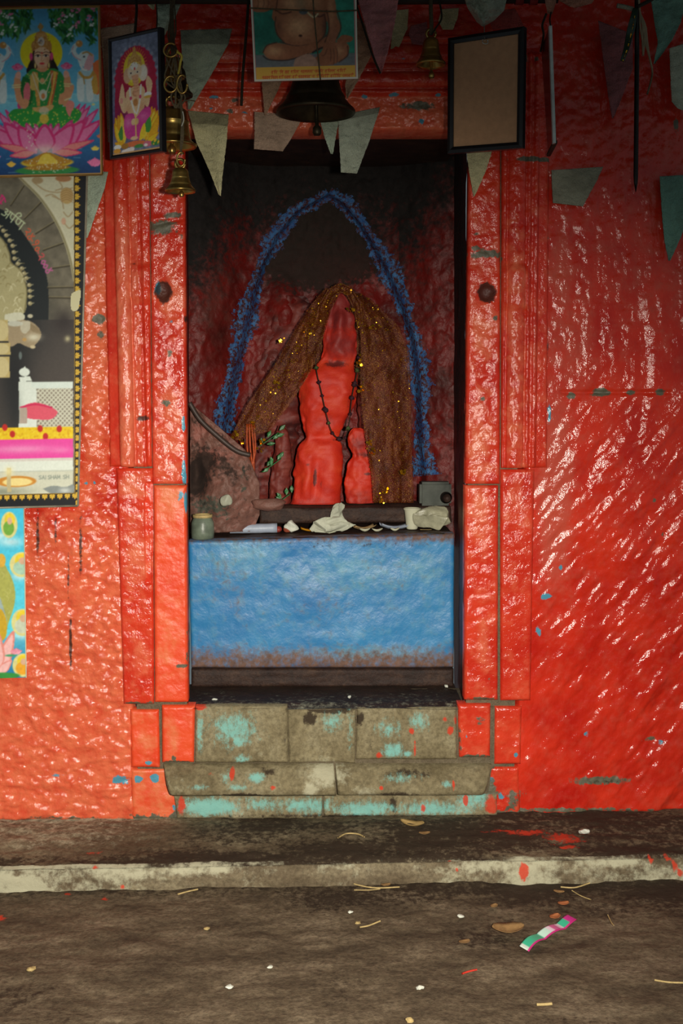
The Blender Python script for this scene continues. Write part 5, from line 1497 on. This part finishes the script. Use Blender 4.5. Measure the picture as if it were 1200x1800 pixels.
for a_ in ([(38, 104), (40, 126), (46, 150), (50, 160)], [(62, 102), (60, 126), (56, 148), (52, 160)]): c.curve(a_, 3.4, (236, 232, 220)); c.ell(a_[1][0], a_[1][1], 2.6, 4, (200, 60, 100))
c.ell(50, 136, 5, 8, (176, 110, 60)); c.ell(76, 124, 8, 5, (236, 236, 230)); c.ell(76, 129, 8, 3, (206, 150, 60)); c.ell(20, 128, 3, 6, (226, 130, 120))
YE = [(240, 200, 40), (226, 160, 30), (246, 216, 70)]
for k, (tx, ty, bx_, by_, w) in enumerate(((6, 160, 22, 222, 8), (12, 156, 24, 220, 8), (18, 152, 26, 218, 8), (4, 172, 20, 224, 7), (84, 150, 70, 222, 9), (90, 154, 74, 222, 9), (96, 160, 76, 224, 9), (98, 172, 78, 226, 8), (78, 152, 66, 218, 8), (97, 206, 72, 224, 6), (4, 214, 26, 224, 6))): petal(c, (tx, ty), (bx_, by_), w, YE[k % 3], (206, 130, 24))
c.blob([(24, 182), (28, 160), (44, 158), (50, 168), (64, 154), (78, 150), (82, 164), (72, 182), (62, 204), (54, 214), (38, 212), (28, 204)], (190, 50, 126)); c.shade(34, 176, 8, 10, (226, 120, 176), .7); c.shade(66, 168, 9, 8, (222, 100, 160), .7)
c.blob([(66, 190), (74, 176), (80, 172), (82, 190), (78, 202), (70, 200)], (60, 130, 50)); c.blob([(12, 196), (20, 180), (22, 206), (16, 210)], (60, 120, 50)); c.blob([(56, 216), (60, 196), (68, 182), (70, 200), (64, 214)], (238, 190, 40))
c.ell(45, 176, 5, 7, SK); c.ell(52, 176, 4, 7, (210, 160, 110)); c.line([(49, 160), (50, 212)], 2.4, (226, 186, 90)); c.ell(46, 210, 8, 4, SK); c.ell(48, 222, 22, 6, (206, 96, 56)); c.ell(56, 228, 10, 4, (60, 120, 60)); c.ell(26, 224, 8, 6, (150, 100, 40))
c.ell(10, 224, 8, 5, (236, 236, 228)); c.ell(9, 232, 8, 5, (216, 140, 50)); c.blob([(20, 232), (42, 228), (44, 236), (20, 238)], (236, 220, 214)); c.ell(74, 226, 10, 6, (190, 90, 110)); c.ell(70, 228, 4, 3, (240, 220, 220)); c.ell(90, 226, 9, 6, (50, 110, 50))
for k in range(12): c.ell(rr.uniform(84, 98), rr.uniform(218, 230), 1.6, 1.6, (226, 170, 50))
c.rect(0, 236, 100, 240, (190, 140, 90)); c.grain(.2, 2.5, 312); c.blur(1)
c.gain(1.4)
pr = [x + gn * -.003 for x in gI]
c.mesh('printed_sheet', *pr, ge, .004)

# ---------------- 3. seated holy man portrait with caption
c = Canvas(440, -64, 630, 142, 1.15, (46, 128, 108))
c.grain(.5, 20, 321); c.rect(440, 96, 630, 142, (112, 112, 116)); c.shade(470, 60, 30, 40, (30, 92, 78), .6); c.shade(610, 40, 22, 50, (54, 146, 122), .5)
S1, S2, S3 = (214, 160, 116), (150, 94, 66), (74, 46, 38)
c.ell(527, -46, 20, 24, S2); c.blob([(500, -60), (512, -22), (527, -14), (542, -22), (554, -60)], (190, 190, 186))
c.blob([(486, -10), (500, -26), (556, -26), (584, -12), (592, 20), (572, 40), (486, 40), (480, 14)], S2); c.shade(512, 8, 16, 14, S1, .8); c.shade(552, 6, 14, 14, S1, .6)
c.blob([(486, 24), (482, 44), (484, 60), (496, 74), (520, 84), (552, 80), (570, 66), (573, 44), (570, 26), (528, 22)], S2); c.shade(526, 48, 26, 20, S1, .95); c.shade(488, 50, 6, 16, S3, .4); c.shade(571, 50, 5, 22, S3, .6)
c.curve([(484, 18), (496, 25), (512, 22)], 2.5, S3, .8); c.curve([(552, 26), (562, 31), (572, 27)], 3, S3, .8); c.ell(527, 64, 3.4, 2.2, (70, 44, 36)); c.curve([(490, 74), (520, 82), (560, 76), (574, 64)], 2, (70, 50, 46))
c.blob([(440, -20), (470, -16), (490, -8), (484, 10), (470, 20), (452, 22), (440, 14)], S2); c.shade(460, 8, 12, 10, S1, .5)
for x in (452, 462, 470): c.curve([(x, -4), (x + 2, 6), (x, 14)], 1, S3, .7)
c.blob([(458, 92), (466, 80), (486, 76), (520, 82), (556, 76), (576, 66), (584, 74), (566, 88), (528, 100), (500, 106), (470, 104)], S2); c.shade(478, 90, 16, 9, S1, .9); c.curve([(458, 98), (470, 105), (504, 106), (540, 96)], 2, (60, 48, 46))
c.blob([(560, 96), (576, 82), (598, 76), (614, 82), (612, 100), (594, 112), (570, 118), (548, 112)], S2); c.shade(596, 92, 10, 10, S1, .6); c.blob([(592, 74), (604, 64), (622, 68), (618, 76), (600, 78)], S2); c.blob([(516, 104), (540, 96), (556, 108), (556, 120), (516, 120)], (168, 130, 112)); c.curve([(548, 94), (560, 88), (572, 84)], 3, (50, 42, 42))
c.blob([(572, -16), (586, -14), (592, 6), (594, 28), (600, 50), (592, 70), (588, 84), (578, 96), (566, 92), (572, 74), (578, 56), (576, 36), (572, 10)], S2); c.shade(584, 20, 6, 30, S1, .5); c.shade(588, 66, 8, 16, (150, 96, 76), .5)
for x0, x1, y1 in ((570, 562, 100), (576, 578, 110), (582, 584, 115), (588, 590, 112)): c.curve([(x0 + 2, 84), ((x0 + x1) / 2 + 2, 96), (x1, y1)], 4.4, S2); c.curve([(x0 + 4.5, 88), ((x0 + x1) / 2 + 4.5, 98), (x1 + 2.4, y1)], .9, S3)
c.shade(530, 6, 10, 14, (150, 130, 100), .7); c.ell(534, 22, 8, 5, (84, 90, 92)); c.curve([(542, 24), (552, 32), (560, 26)], 3, (210, 196, 150))
for P_ in ([(484, 30), (482, 46), (486, 62), (497, 75)], [(572, 30), (574, 46), (570, 64), (558, 77)], [(458, 92), (466, 80), (484, 75)], [(576, 20), (579, 40), (578, 58), (571, 76)], [(594, 20), (601, 50), (593, 70)], [(490, -8), (486, 12), (484, 20)], [(612, 84), (612, 100), (596, 112)]): c.curve(P_, 2.2, S3, .75)
c.grain(.22, 4, 322); c.blur(1)
c.rect(440, 118, 630, 139.5, (226, 170, 70))
# caption in red letters: head line, stems and bowls
TX = (196, 60, 40)
def deva(x0, x1, y, h, words, seed):
    r_ = np.random.default_rng(seed); x = x0; tot = sum(words) + .7 * (len(words) - 1); k = (x1 - x0) / tot
    for w in words:
        xe = x + w * k
        c.line([(x, y), (xe, y)], .9, TX, .95)
        xx = x + k * .5
        while xx < xe:
            c.line([(xx, y), (xx, y + h)], .9, TX, .9)
            q = r_.integers(4)
            if q == 0: c.curve([(xx - k * .7, y + .5), (xx - k * .6, y + h * .6), (xx, y + h * .6)], .8, TX, .9, 8)
            elif q == 1: c.ell(xx - k * .35, y + h * .45, k * .3, h * .2, TX, .8)
            elif q == 2: c.curve([(xx, y + h * .3), (xx - k * .6, y + h * .5), (xx - k * .2, y + h)], .8, TX, .9, 8)
            else: c.curve([(xx, y), (xx + k * .3, y - 2), (xx + k * .7, y - .5)], .8, TX, .9, 8)
            xx += k * .92
        x = xe + .7 * k
deva(472, 608, 125, 4.4, [3, 2, 2, 4, 6, 4, 5, 4], 5)
deva(455, 622, 134, 4.4, [7, 2, 3, 2, 6, 1, 6, 5, 5], 6)
for a_ in ((440, -64, 443, 142), (627, -64, 630, 142), (440, 139.2, 630, 142), (440, -64, 630, -61)): c.rect(*a_, (216, 214, 196))
for a_ in ((443, -61, 444.2, 139), (625.6, -61, 627, 139)): c.rect(*a_, (190, 120, 120))
c.gain(1.15)
YS = -.37
e = empty('portrait_print', at(535, 143, YS).tolist()); tag(e, 'white bordered portrait print of a bare chested seated man with caption strip', 'poster')
c.mesh('printed_card', at(437, -66, YS), at(625, -66, YS), at(629, 138, YS), at(447, 143, YS), e, .006)
tube('tie_string', smooth_path(pxpath([(438, 14), (480, 16), (530, 18), (580, 20), (628, 18)], YS - .006), 30), .0016, M_rope, e, 6)
tube('tie_string', smooth_path(pxpath([(548, -60), (550, 0), (554, 50), (560, 110), (563, 141)], YS - .008), 30), .0018, M_rope, e, 6)

# ---------------- 4. tall bordered poster of a silver throne
wp = lambda y: 17 * (y - 308) / 580
c = Canvas(-62, 306, 153, 889, 1.0, (110, 104, 88), warp=wp)
c.grain(.35, 14, 331)
c.blob([(-70, 360), (0, 368), (26, 392), (58, 436), (78, 474), (84, 520), (80, 600), (60, 660), (-70, 680)], (30, 36, 38)); c.rect(-70, 560, 140, 760, (72, 66, 62)); c.shade(30, 560, 50, 60, (34, 38, 40), .9); c.shade(20, 660, 30, 90, (30, 32, 34), .9); c.shade(112, 562, 20, 22, (46, 40, 40), .8)
LN = (60, 54, 42)
for p, q in (((18, 362), (42, 328)), ((42, 385), (72, 356)), ((62, 410), (100, 387)), ((75, 439), (118, 424)), ((92, 470), (132, 464)), ((82, 504), (134, 503)), ((84, 521), (128, 522)), ((-20, 352), (-10, 310))): c.line([p, q], 2.2, LN); c.line([(p[0], p[1] - 2), (q[0], q[1] - 2)], 1.0, (150, 138, 96), .8)
arch = smooth_path([(20, 296), (40, 318), (72, 350), (100, 392), (120, 440), (131, 490)], 40)
c.poly(list(arch) + [(150, 490), (150, 296)], (206, 204, 172))
g = (160, 132, 92)
for pts in ([(60, 322), (80, 335), (104, 338), (128, 330)], [(80, 345), (92, 342), (104, 350)], [(92, 345), (108, 352), (112, 366)], [(105, 320), (110, 330), (98, 335)], [(112, 372), (120, 380), (128, 372)], [(114, 392), (122, 400), (130, 394)]): c.curve(pts, 2, g, .8)
c.ell(118, 344, 12, 14, (190, 158, 100)); c.ell(66, 318, 10, 6, g, .8); c.ell(112, 314, 14, 6, (170, 120, 80)); c.ell(112, 388, 4, 6, (214, 140, 110), .6)
for k in range(6): c.curve([(108, 334 + k * 4), (118, 330 + k * 4), (130, 336 + k * 4)], 1, (140, 100, 60), .8)
c.line(arch, 5, (176, 170, 132)); c.line(arch, 1.2, (110, 100, 70)); c.line(arch + np.array([4, -1.5]), 1.0, (226, 220, 190))
# throne back
c.blob([(-62, 398), (-20, 404), (2, 420), (14, 444), (17, 460), (34, 474), (43, 500), (44, 520), (40, 546), (10, 560), (-62, 560)], (176, 168, 122)); c.line(smooth_path([(-20, 404), (2, 420), (14, 444), (17, 460), (34, 474), (43, 500), (44, 520), (40, 546)], 40), 2.4, (120, 112, 76))
for k in range(70):
    x = rr.uniform(-55, 36); y = rr.uniform(430, 548)
    if x > 8 and y < 462: continue
    c.curve([(x, y), (x + rr.uniform(2, 7), y - rr.uniform(2, 8)), (x + rr.uniform(5, 12), y - rr.uniform(-3, 6))], 1.6, (226, 220, 176) if k % 2 else (136, 124, 80), .75, 10)
for x, y in ((4, 405), (9, 413), (15, 422), (20, 431), (22, 442), (23, 453), (29, 462), (36, 470), (40, 479), (44, 487), (49, 499), (50, 509), (50, 519), (50, 531), (-4, 398), (-12, 393)):
    c.ell(x, y, 4.2, 3.8, (158, 146, 106)); c.ell(x - 1, y - 1, 1.6, 1.5, (214, 206, 164)); c.line([(x + 3, y), (x + 7, y - 1)], 1.4, (190, 182, 140))
# silver lion
c.blob([(4, 550), (30, 546), (40, 552), (36, 560), (6, 562)], (214, 214, 186)); c.blob([(6, 564), (34, 560), (50, 562), (64, 572), (70, 586), (62, 600), (50, 608), (38, 604), (28, 600), (14, 606), (8, 590)], (160, 142, 112)); c.blob([(34, 562), (48, 562), (50, 574), (40, 584), (32, 576)], (196, 190, 164)); c.blob([(50, 566), (64, 574), (69, 584), (58, 582), (50, 576)], (140, 122, 92)); c.shade(56, 590, 12, 6, (224, 220, 192), .9); c.ell(39, 594, 4, 3, (190, 150, 90)); c.ell(54, 607, 5, 3, (206, 190, 150)); c.ell(50, 553, 5, 3.5, (196, 190, 160)); c.ell(22, 566, 14, 5, (206, 212, 196), .8)
for y0, y1, w in ((560, 596, 9), (600, 620, 13), (624, 660, 11)): c.rect(-62, y0, w, y1, (190, 170, 110)); c.ell(-4, (y0 + y1) / 2, 14, (y1 - y0) / 2, (206, 190, 136))
c.ell(31, 622, 3, 7, (120, 136, 134), .7); c.shade(118, 593, 5, 5, (190, 182, 140), .9)
# marble rail
WH = (226, 238, 226)
c.rect(27, 668, 52, 748, WH); c.ell(38, 651, 10, 7.5, WH); c.poly([(34, 648), (39, 640), (43, 648)], WH); c.poly([(30, 668), (28, 660), (48, 658), (52, 666)], WH); c.rect(50, 669, 128, 680, (220, 236, 226)); c.rect(50, 679, 60, 748, WH); c.rect(60, 681, 128, 752, (126, 116, 104)); c.shade(20, 720, 10, 40, (30, 34, 36), .5)
for k in range(-9, 16):
    x = 60 + k * 8.2
    for p, q in (((x, 681), (x + 72, 753)), ((x + 72, 681), (x, 753))):
        P = np.linspace(p, q, 30); P = P[(P[:, 0] > 60) & (P[:, 0] < 128)]
        if len(P) > 1: c.line([P[0], P[-1]], 2.6, (206, 206, 184))
c.blob([(28, 714), (44, 707), (60, 705), (80, 710), (92, 716), (99, 723), (88, 734), (66, 735), (40, 731)], (226, 84, 104)); c.curve([(30, 713), (58, 708), (88, 714)], 3, (206, 40, 84)); c.rect(28, 714, 42, 742, (176, 160, 146)); c.rect(26, 742, 46, 750, WH)
c.rect(-70, 749, 128, 772, (238, 196, 30))
for k in range(160): c.ell(rr.uniform(-60, 126), rr.uniform(750, 771), 2, 1.8, (250, 214, 50) if k % 2 else (216, 160, 20), .8)
for x, y in ((14, 760), (0, 748), (66, 751), (76, 765), (102, 752), (-30, 760)): c.ell(x, y, 5, 6, (190, 40, 36))
c.rect(-70, 770, 128, 804, (238, 70, 160)); c.shade(30, 787, 60, 7, (250, 150, 200), .8); c.shade(105, 790, 18, 5, (248, 130, 190), .7)
c.rect(-70, 804, 128, 870, (226, 236, 222)); c.rect(-70, 804, 128, 808, (214, 206, 196)); c.rect(-70, 826, 128, 828, (190, 196, 180)); c.rect(-70, 828, 128, 870, (206, 208, 186)); c.shade(-10, 862, 50, 8, (110, 116, 96), .7)
c.ell(20, 844, 38, 10, (200, 130, 50)); c.ell(22, 845, 28, 7, (246, 220, 140)); c.rect(2, 820, 10, 862, (190, 176, 130)); c.shade(6, 826, 8, 8, (250, 236, 170), .8); c.blob([(70, 858), (90, 853), (112, 856), (128, 852), (128, 866), (90, 868)], (130, 138, 136)); c.shade(112, 862, 10, 5, (214, 220, 214), .8)
# lettering
INK = (116, 128, 120)
GL = {'S': [[(1, .1), (.5, 0), (0, .25), (.5, .5), (1, .75), (.5, 1), (0, .9)]], 'A': [[(0, 1), (.5, 0), (1, 1)], [(.2, .65), (.8, .65)]], 'I': [[(.5, 0), (.5, 1)]], 'H': [[(0, 0), (0, 1)], [(1, 0), (1, 1)], [(0, .5), (1, .5)]], 'M': [[(0, 1), (0, 0), (.5, .7), (1, 0), (1, 1)]], '.': [[(.4, .95), (.5, 1)]]}
x = 63.0
for ch in 'SAI SHAM. SH':
    if ch == ' ': x += 2.0; continue
    w = 1.6 if ch in 'I.' else 4.6
    for P in GL[ch]: c.line([(x + px_ * w, 834.5 + py_ * 6.6) for px_, py_ in P], 1.1, INK)
    x += w + 1.4
def strokes(P, o, e_, n_, col, w, sc=1.0):
    for L_ in P: c.curve([(o[0] + (a_ * e_[0] + b_ * n_[0]) * sc, o[1] + (a_ * e_[1] + b_ * n_[1]) * sc) for a_, b_ in L_], w, col, 1, max(6, 5 * len(L_)))
e_ = (.79, .61); n_ = (-.61, .79)
A1 = [[(9, 0), (26, 0), (43, 0)], [(1, 1), (5, .5), (6.5, 3.5), (3, 6), (6.5, 8), (6, 12), (0, 13)], [(6, 7), (11, 7)], [(11, 0), (11, 14)], [(15, 0), (15, 6), (18, 9), (22, 9)], [(22, 0), (22, 14)], [(22, 0), (22, -5), (26, -9), (30, -6), (28, -3)], [(28, 0), (28, 6), (31, 10), (35, 8), (35, 0)], [(41, 0), (41, 15)]]
strokes(A1, (9, 366), e_, n_, (206, 224, 176), 1.9)
D2 = [[(0, 2), (3, 0), (6, 2), (5, 5), (1, 8), (4, 8), (7, 12)]]; D4 = [[(1, 0), (3, 4), (6, 0)], [(3, 4), (0, 9), (3, 12), (6, 9), (3, 4)]]; D1 = [[(5, 6), (1, 5), (1, 1), (4, 0), (6, 3), (5, 8), (2, 12)]]; D0 = [[(3, 1), (6, 5), (3, 9), (0, 5), (3, 1)]]; DS = [[(0, 4), (3, 4.5)]]
OR, OR2, MG = (228, 92, 60), (222, 80, 84), (206, 92, 160)
for gl, (x, y), ang, col in ((D2, (50, 400), 52, OR), (D4, (56, 409), 54, OR), (DS, (58, 418), 56, OR), (D1, (65, 420), 56, OR), (D0, (67, 431), 58, OR), (DS, (69, 439), 58, OR2), (D2, (74, 443), 58, OR2), (D0, (78, 454), 60, MG), (D0, (82, 461), 62, MG), (D4, (89, 468), 64, MG)):
    t = math.radians(ang); strokes(gl, (x, y), (math.cos(t), math.sin(t)), (-math.sin(t), math.cos(t)), col, 1.9, 1.05)
strokes([[(0, 0), (6, 2), (11, 8)], [(2, 0), (0, 10), (6, 14)], [(6, 3), (3, 14)]], (2, 344), (.9, .4), (-.4, .9), (224, 50, 120), 2.4)
c.grain(.10, 2.5, 332); c.blur(1)
# black border with gilt leaf sprigs
BK = (24, 26, 30)
xr = 131
c.rect(xr, 300, 170, 900, BK); c.rect(-70, 868, 170, 900, BK)
GO, GO2 = (186, 140, 40), (226, 190, 70)
def sprig(x, y, ang):
    ca, sa = math.cos(ang), math.sin(ang)
    for t, l in ((-1.15, 6), (-.6, 7.5), (0, 9), (.6, 7.5), (1.15, 6)):
        dx, dy = math.cos(t), math.sin(t)
        vx, vy = dx * ca - dy * sa, dx * sa + dy * ca
        c.ell(x + vx * l * .55, y + vy * l * .55, l * .48, 1.9, GO, 1, math.atan2(vy, vx)); c.ell(x + vx * l * .5, y + vy * l * .5, l * .3, .9, GO2, 1, math.atan2(vy, vx))
for k in range(40): sprig(133, 316 + k * 14.6, 0)
for k in range(14): sprig(-56 + k * 14.4, 869, math.pi / 2)
c.rect(xr - .8, 300, xr + .8, 868, (120, 96, 40)); c.rect(-70, 867, xr, 868.6, (120, 96, 40))
c.blob([(125, 514), (142, 508), (140, 530), (136, 543), (125, 541)], (206, 200, 156))
c.gain(1.15)
YB = -.030
e = empty('devotional_poster', at(50, 888, YB).tolist()); tag(e, 'tall poster of a silver throne with black and gilt leaf border', 'poster')
c.mesh('printed_sheet', at(-62, 303, YB), at(152, 306, YB), at(136, 888, YB), at(-62, 893, YB), e, .007)
C4 = [at(-62, 303, YB), at(153, 306, YB), at(137, 889, YB), at(-62, 894, YB)]
for k in (1, 2): tube('lamination_edge', [C4[k], C4[k] * .5 + C4[(k + 1) % 4] * .5, C4[(k + 1) % 4]], .0032, plain('clear_edge', srgb(150, 142, 124), .3), e, 6)

# ---------------- 5. sky blue poster, mostly outside the frame
c = Canvas(-70, 890, 45, 1192, 1.0, (90, 214, 240))
c.grad(-70, 890, 45, 1192, (70, 200, 238), (110, 224, 240)); c.grad(-70, 1120, 45, 1192, (90, 190, 220), (40, 120, 170))
for x, y, r_ in ((20, 952, 22), (36, 1012, 16), (38, 1116, 14), (0, 940, 20), (-40, 950, 24)): c.shade(x, y, r_, 8, (220, 246, 250), .8)
def vign(x, y, w, h, cc_):
    c.ell(x, y, w, h, (226, 220, 150)); c.ell(x + 1, y - h * .35, w * .62, h * .55, (240, 214, 60)); c.ell(x - 1, y + h * .25, w * .66, h * .55, cc_); c.ell(x + 1, y - h * .3, w * .3, h * .28, (222, 180, 150))
vign(18, 922, 15, 23, (120, 176, 70)); vign(40, 992, 22, 22, (176, 214, 190)); vign(40, 1094, 20, 24, (206, 214, 190)); vign(40, 1170, 19, 21, (236, 170, 50)); vign(-40, 930, 16, 22, (220, 120, 90)); vign(-50, 1010, 18, 22, (180, 160, 210))
c.blob([(-66, 1100), (-30, 1010), (0, 984), (16, 1004), (26, 1030), (26, 1060), (14, 1096), (0, 1130), (-40, 1140)], (176, 178, 92)); c.ell(3, 984, 8, 12, (226, 180, 70)); c.blob([(-4, 1040), (4, 1060), (12, 1096), (0, 1110), (-10, 1080)], (160, 180, 176)); c.blob([(-20, 1060), (4, 1072), (12, 1100), (6, 1124), (-20, 1130)], (206, 170, 50))
for k in range(20): x = rr.uniform(-30, 22); y = rr.uniform(1000, 1070); c.curve([(x, y), (x + 5, y + 4), (x + 3, y + 9)], 1, (206, 206, 130), .7, 8)
for tx, ty, w in ((24, 1108, 12), (-4, 1110, 14), (20, 1160, 8), (-36, 1112, 14)): petal(c, (tx, ty), (-10 + (tx + 10) * .2, 1184), w, (250, 206, 206), (236, 150, 140))
for k in range(7): petal(c, (28 + (k - 3) * 3.5, 1138 + abs(k - 3) * 2), (28, 1150), 2.6, (250, 190, 200), (226, 120, 150))
c.ell(0, 1188, 34, 6, (60, 150, 70)); c.ell(18, 1152, 10, 2, (70, 160, 110)); c.grain(.14, 4, 341); c.blur(1)
YC = -.022
e = empty('devotional_poster', at(10, 1192, YC).tolist()); tag(e, 'sky blue poster with small round vignettes below the throne poster', 'poster')
c.mesh('printed_sheet', at(-70, 892, YC), at(42, 890, YC), at(46, 1191, YC), at(-68, 1194, YC), e, .004)
tube('curled_edge', pxpath([(42, 890), (44, 1040), (46, 1191)], YC), .0018, M_cup, e, 6)

# ================================================================== litter on the kerb and the ground
def ong(px, py): return atz(px, py, .004)
def onk(px, py): return atz(px, py, KERB_Z - .002)
GL1 = 'dry leaf scraps on the earth'
flat_piece('dry_leaf', ong(893, 1638), .078, .05, .05, M_dleaf, 'curled brown dry leaf lying beside the foil sachet strip', 'leaf', .010, 61)
flat_piece('dry_leaf', ong(975, 1613), .032, .022, .6, M_oleaf, 'small orange-brown leaf touching the top of the sachet strip', 'leaf', .004, 62)
flat_piece('dry_leaf', ong(990, 1590), .030, .02, .2, M_oleaf, 'small orange-brown leaf between sachet strip and kerb', 'leaf', .004, 63)
flat_piece('dry_leaf', ong(816, 1657), .028, .018, .3, M_dleaf, 'small beige leaf scrap left of the curled leaf', 'leaf', .003, 64)
flat_piece('dry_leaf', ong(868, 1594), .024, .016, .8, M_dleaf, 'tiny beige leaf scrap above the curled leaf', 'leaf', .003, 65)
flat_piece('dry_leaf', ong(982, 1569), .028, .014, -.3, M_dleaf, 'beige leaf scrap against the foot of the kerb', 'leaf', .003, 66)
flat_piece('dry_leaf', ong(678, 1557), .026, .016, .2, M_dleaf, 'beige leaf scrap among the straws at the kerb foot', 'leaf', .003, 67)
flat_piece('dry_leaf', onk(724, 1452), .070, .034, -.4, plain('tan_leaf', srgb(176, 146, 92), .7), 'tan boat shaped dry leaf on the kerb top', 'leaf', .010, 68)
flat_piece('dry_leaf', onk(746, 1466), .032, .018, .1, M_dleaf, 'small beige leaf scrap beside the tan leaf on the kerb', 'leaf', .003, 69)
for px_, py_, s_, mt, lab in ((55, 1701, .018, M_straw, 'pale yellow pebble alone on the dark earth'), (810, 1607, .016, M_white, 'bright white scrap lying above the beige leaf'), (738, 1733, .017, M_white, 'white paper crumb on open earth between straw and pale splinter'), (720, 1791, .016, M_straw, 'straw coloured crumb near the white paper crumb'), (403, 1731, .016, M_white, 'white splinter lying in the bare earth patch'), (363, 1628, .014, M_straw, 'pale crumb on the earth left of the straws'), (616, 1599, .012, M_white, 'small white crumb on the earth below the curved straw'), (475, 1695, .012, M_white, 'tiny white crumb on the bare earth'), (628, 1619, .013, M_straw, 'tan crumb next to the reddish tan straw')):
    tag(crumple('crumb', ong(px_, py_ + 4) - np.array([0, 0, .003]), (s_ * 1.1, s_ * .8, s_ * .5), mt, seed=int(px_), amp=.5, sub=2), lab, 'crumb')
tag(crumple('paper_scrap', onk(1027, 1466), (.034, .018, .012), M_white, seed=71, amp=.5), 'white paper scrap on the red stained part of the kerb', 'paper')


def straw(pts, z, lab, r_=.0014, mt=M_straw):
    P = np.array([atz(a_, b_, z) for a_, b_ in pts]); P[:, 2] += r_ + np.linspace(.001, .004, len(P))
    return tag(tube('straw', smooth_path(P, 14), r_, mt, None, 6), lab, 'straw')


straw([(985, 1561), (1010, 1563), (1036, 1556)], .003, 'long bent straw at the kerb foot above the orange leaf', .002)
straw([(612, 1551), (628, 1558), (660, 1564), (702, 1563)], .003, 'long curved straw at the kerb foot', .002)
straw([(622, 1566), (650, 1567), (668, 1566)], .003, 'short straw lying under the curved one')
straw([(1005, 1567), (1020, 1577), (1038, 1585)], .003, 'thin straw slanting away from the kerb foot')
straw([(632, 1632), (648, 1630), (668, 1623)], .003, 'reddish tan straw on the open earth', .002)
straw([(943, 1769), (956, 1770), (970, 1770)], .003, 'flat broad pale splinter lying on the open earth', .0032)
straw([(812, 1714), (824, 1711), (838, 1709)], .003, 'dark red straw below the curled leaf', .0022, M_redbit)
straw([(1150, 1725), (1175, 1730), (1200, 1732)], .003, 'long tan straw lying apart on bare earth beyond the sachet strip', .002)
straw([(1068, 1610), (1074, 1624), (1078, 1630)], .003, 'upright thin straw right of the sachet strip')
straw([(594, 1475), (608, 1468), (628, 1469), (640, 1475)], KERB_Z - .004, 'looped dry straw on the kerb top', .0022)
straw([(312, 1574), (330, 1570), (348, 1567)], .003, 'lone tan straw on the earth below the kerb and base of the red wall', .002)
tag(crumple('flower_scrap', at(826, 1390, -.035), (.024, .016, .018), M_white, seed=77, amp=.6), 'white flower scrap caught on the plinth ledge', 'flower')
# foil sachet strip
n_, m_ = 50, 10
s, t = np.meshgrid(np.linspace(0, 1, n_), np.linspace(-1, 1, m_))
Pa = ong(922, 1672); Pb = ong(1003, 1618)
ax = (Pb - Pa); L_ = np.linalg.norm(ax); ax /= L_; nrm = np.array([-ax[1], ax[0], 0])
bend = .10 * np.sin(s * 3.14 * 1.6 + .3)
P = Pa + ax * (s * L_)[..., None] + nrm * (t * .013 + bend * .05)[..., None]
P[..., 2] = .010 + .006 * np.abs(np.sin(s * 8.5)) + .002 * t
colr = np.zeros((m_, n_, 4)); colr[..., 3] = 1
colr[...] = srgb(60, 190, 150)
for a_, b_, cc_ in ((.38, .52, srgb(200, 236, 220)), (.52, .74, srgb(236, 214, 228)), (.58, .68, srgb(214, 110, 160)), (.86, 1.0, srgb(206, 60, 150)), (0, .05, srgb(214, 226, 214))): colr[(s >= a_) & (s <= b_)] = cc_
colr[t < -.7] = srgb(206, 50, 130)
V = np.concatenate([P.reshape(-1, 3), P.reshape(-1, 3) - [0, 0, .0012]]); N = n_ * m_
f1 = grid_faces(n_, m_)
ring = list(range(n_)) + [j * n_ + n_ - 1 for j in range(1, m_)] + [(m_ - 1) * n_ + i for i in range(n_ - 2, -1, -1)] + [j * n_ for j in range(m_ - 2, 0, -1)]
rg = np.array(ring); r2 = np.roll(rg, -1)
o = new_obj('sachet_strip', V, np.concatenate([f1, f1[:, ::-1] + N, np.stack([rg, rg + N, r2 + N, r2], -1)]), print_mat('printed_foil', .25), colors=np.concatenate([colr.reshape(-1, 4)] * 2))
tag(o, 'torn green and pink foil sachet strip lying on the earth', 'wrapper')
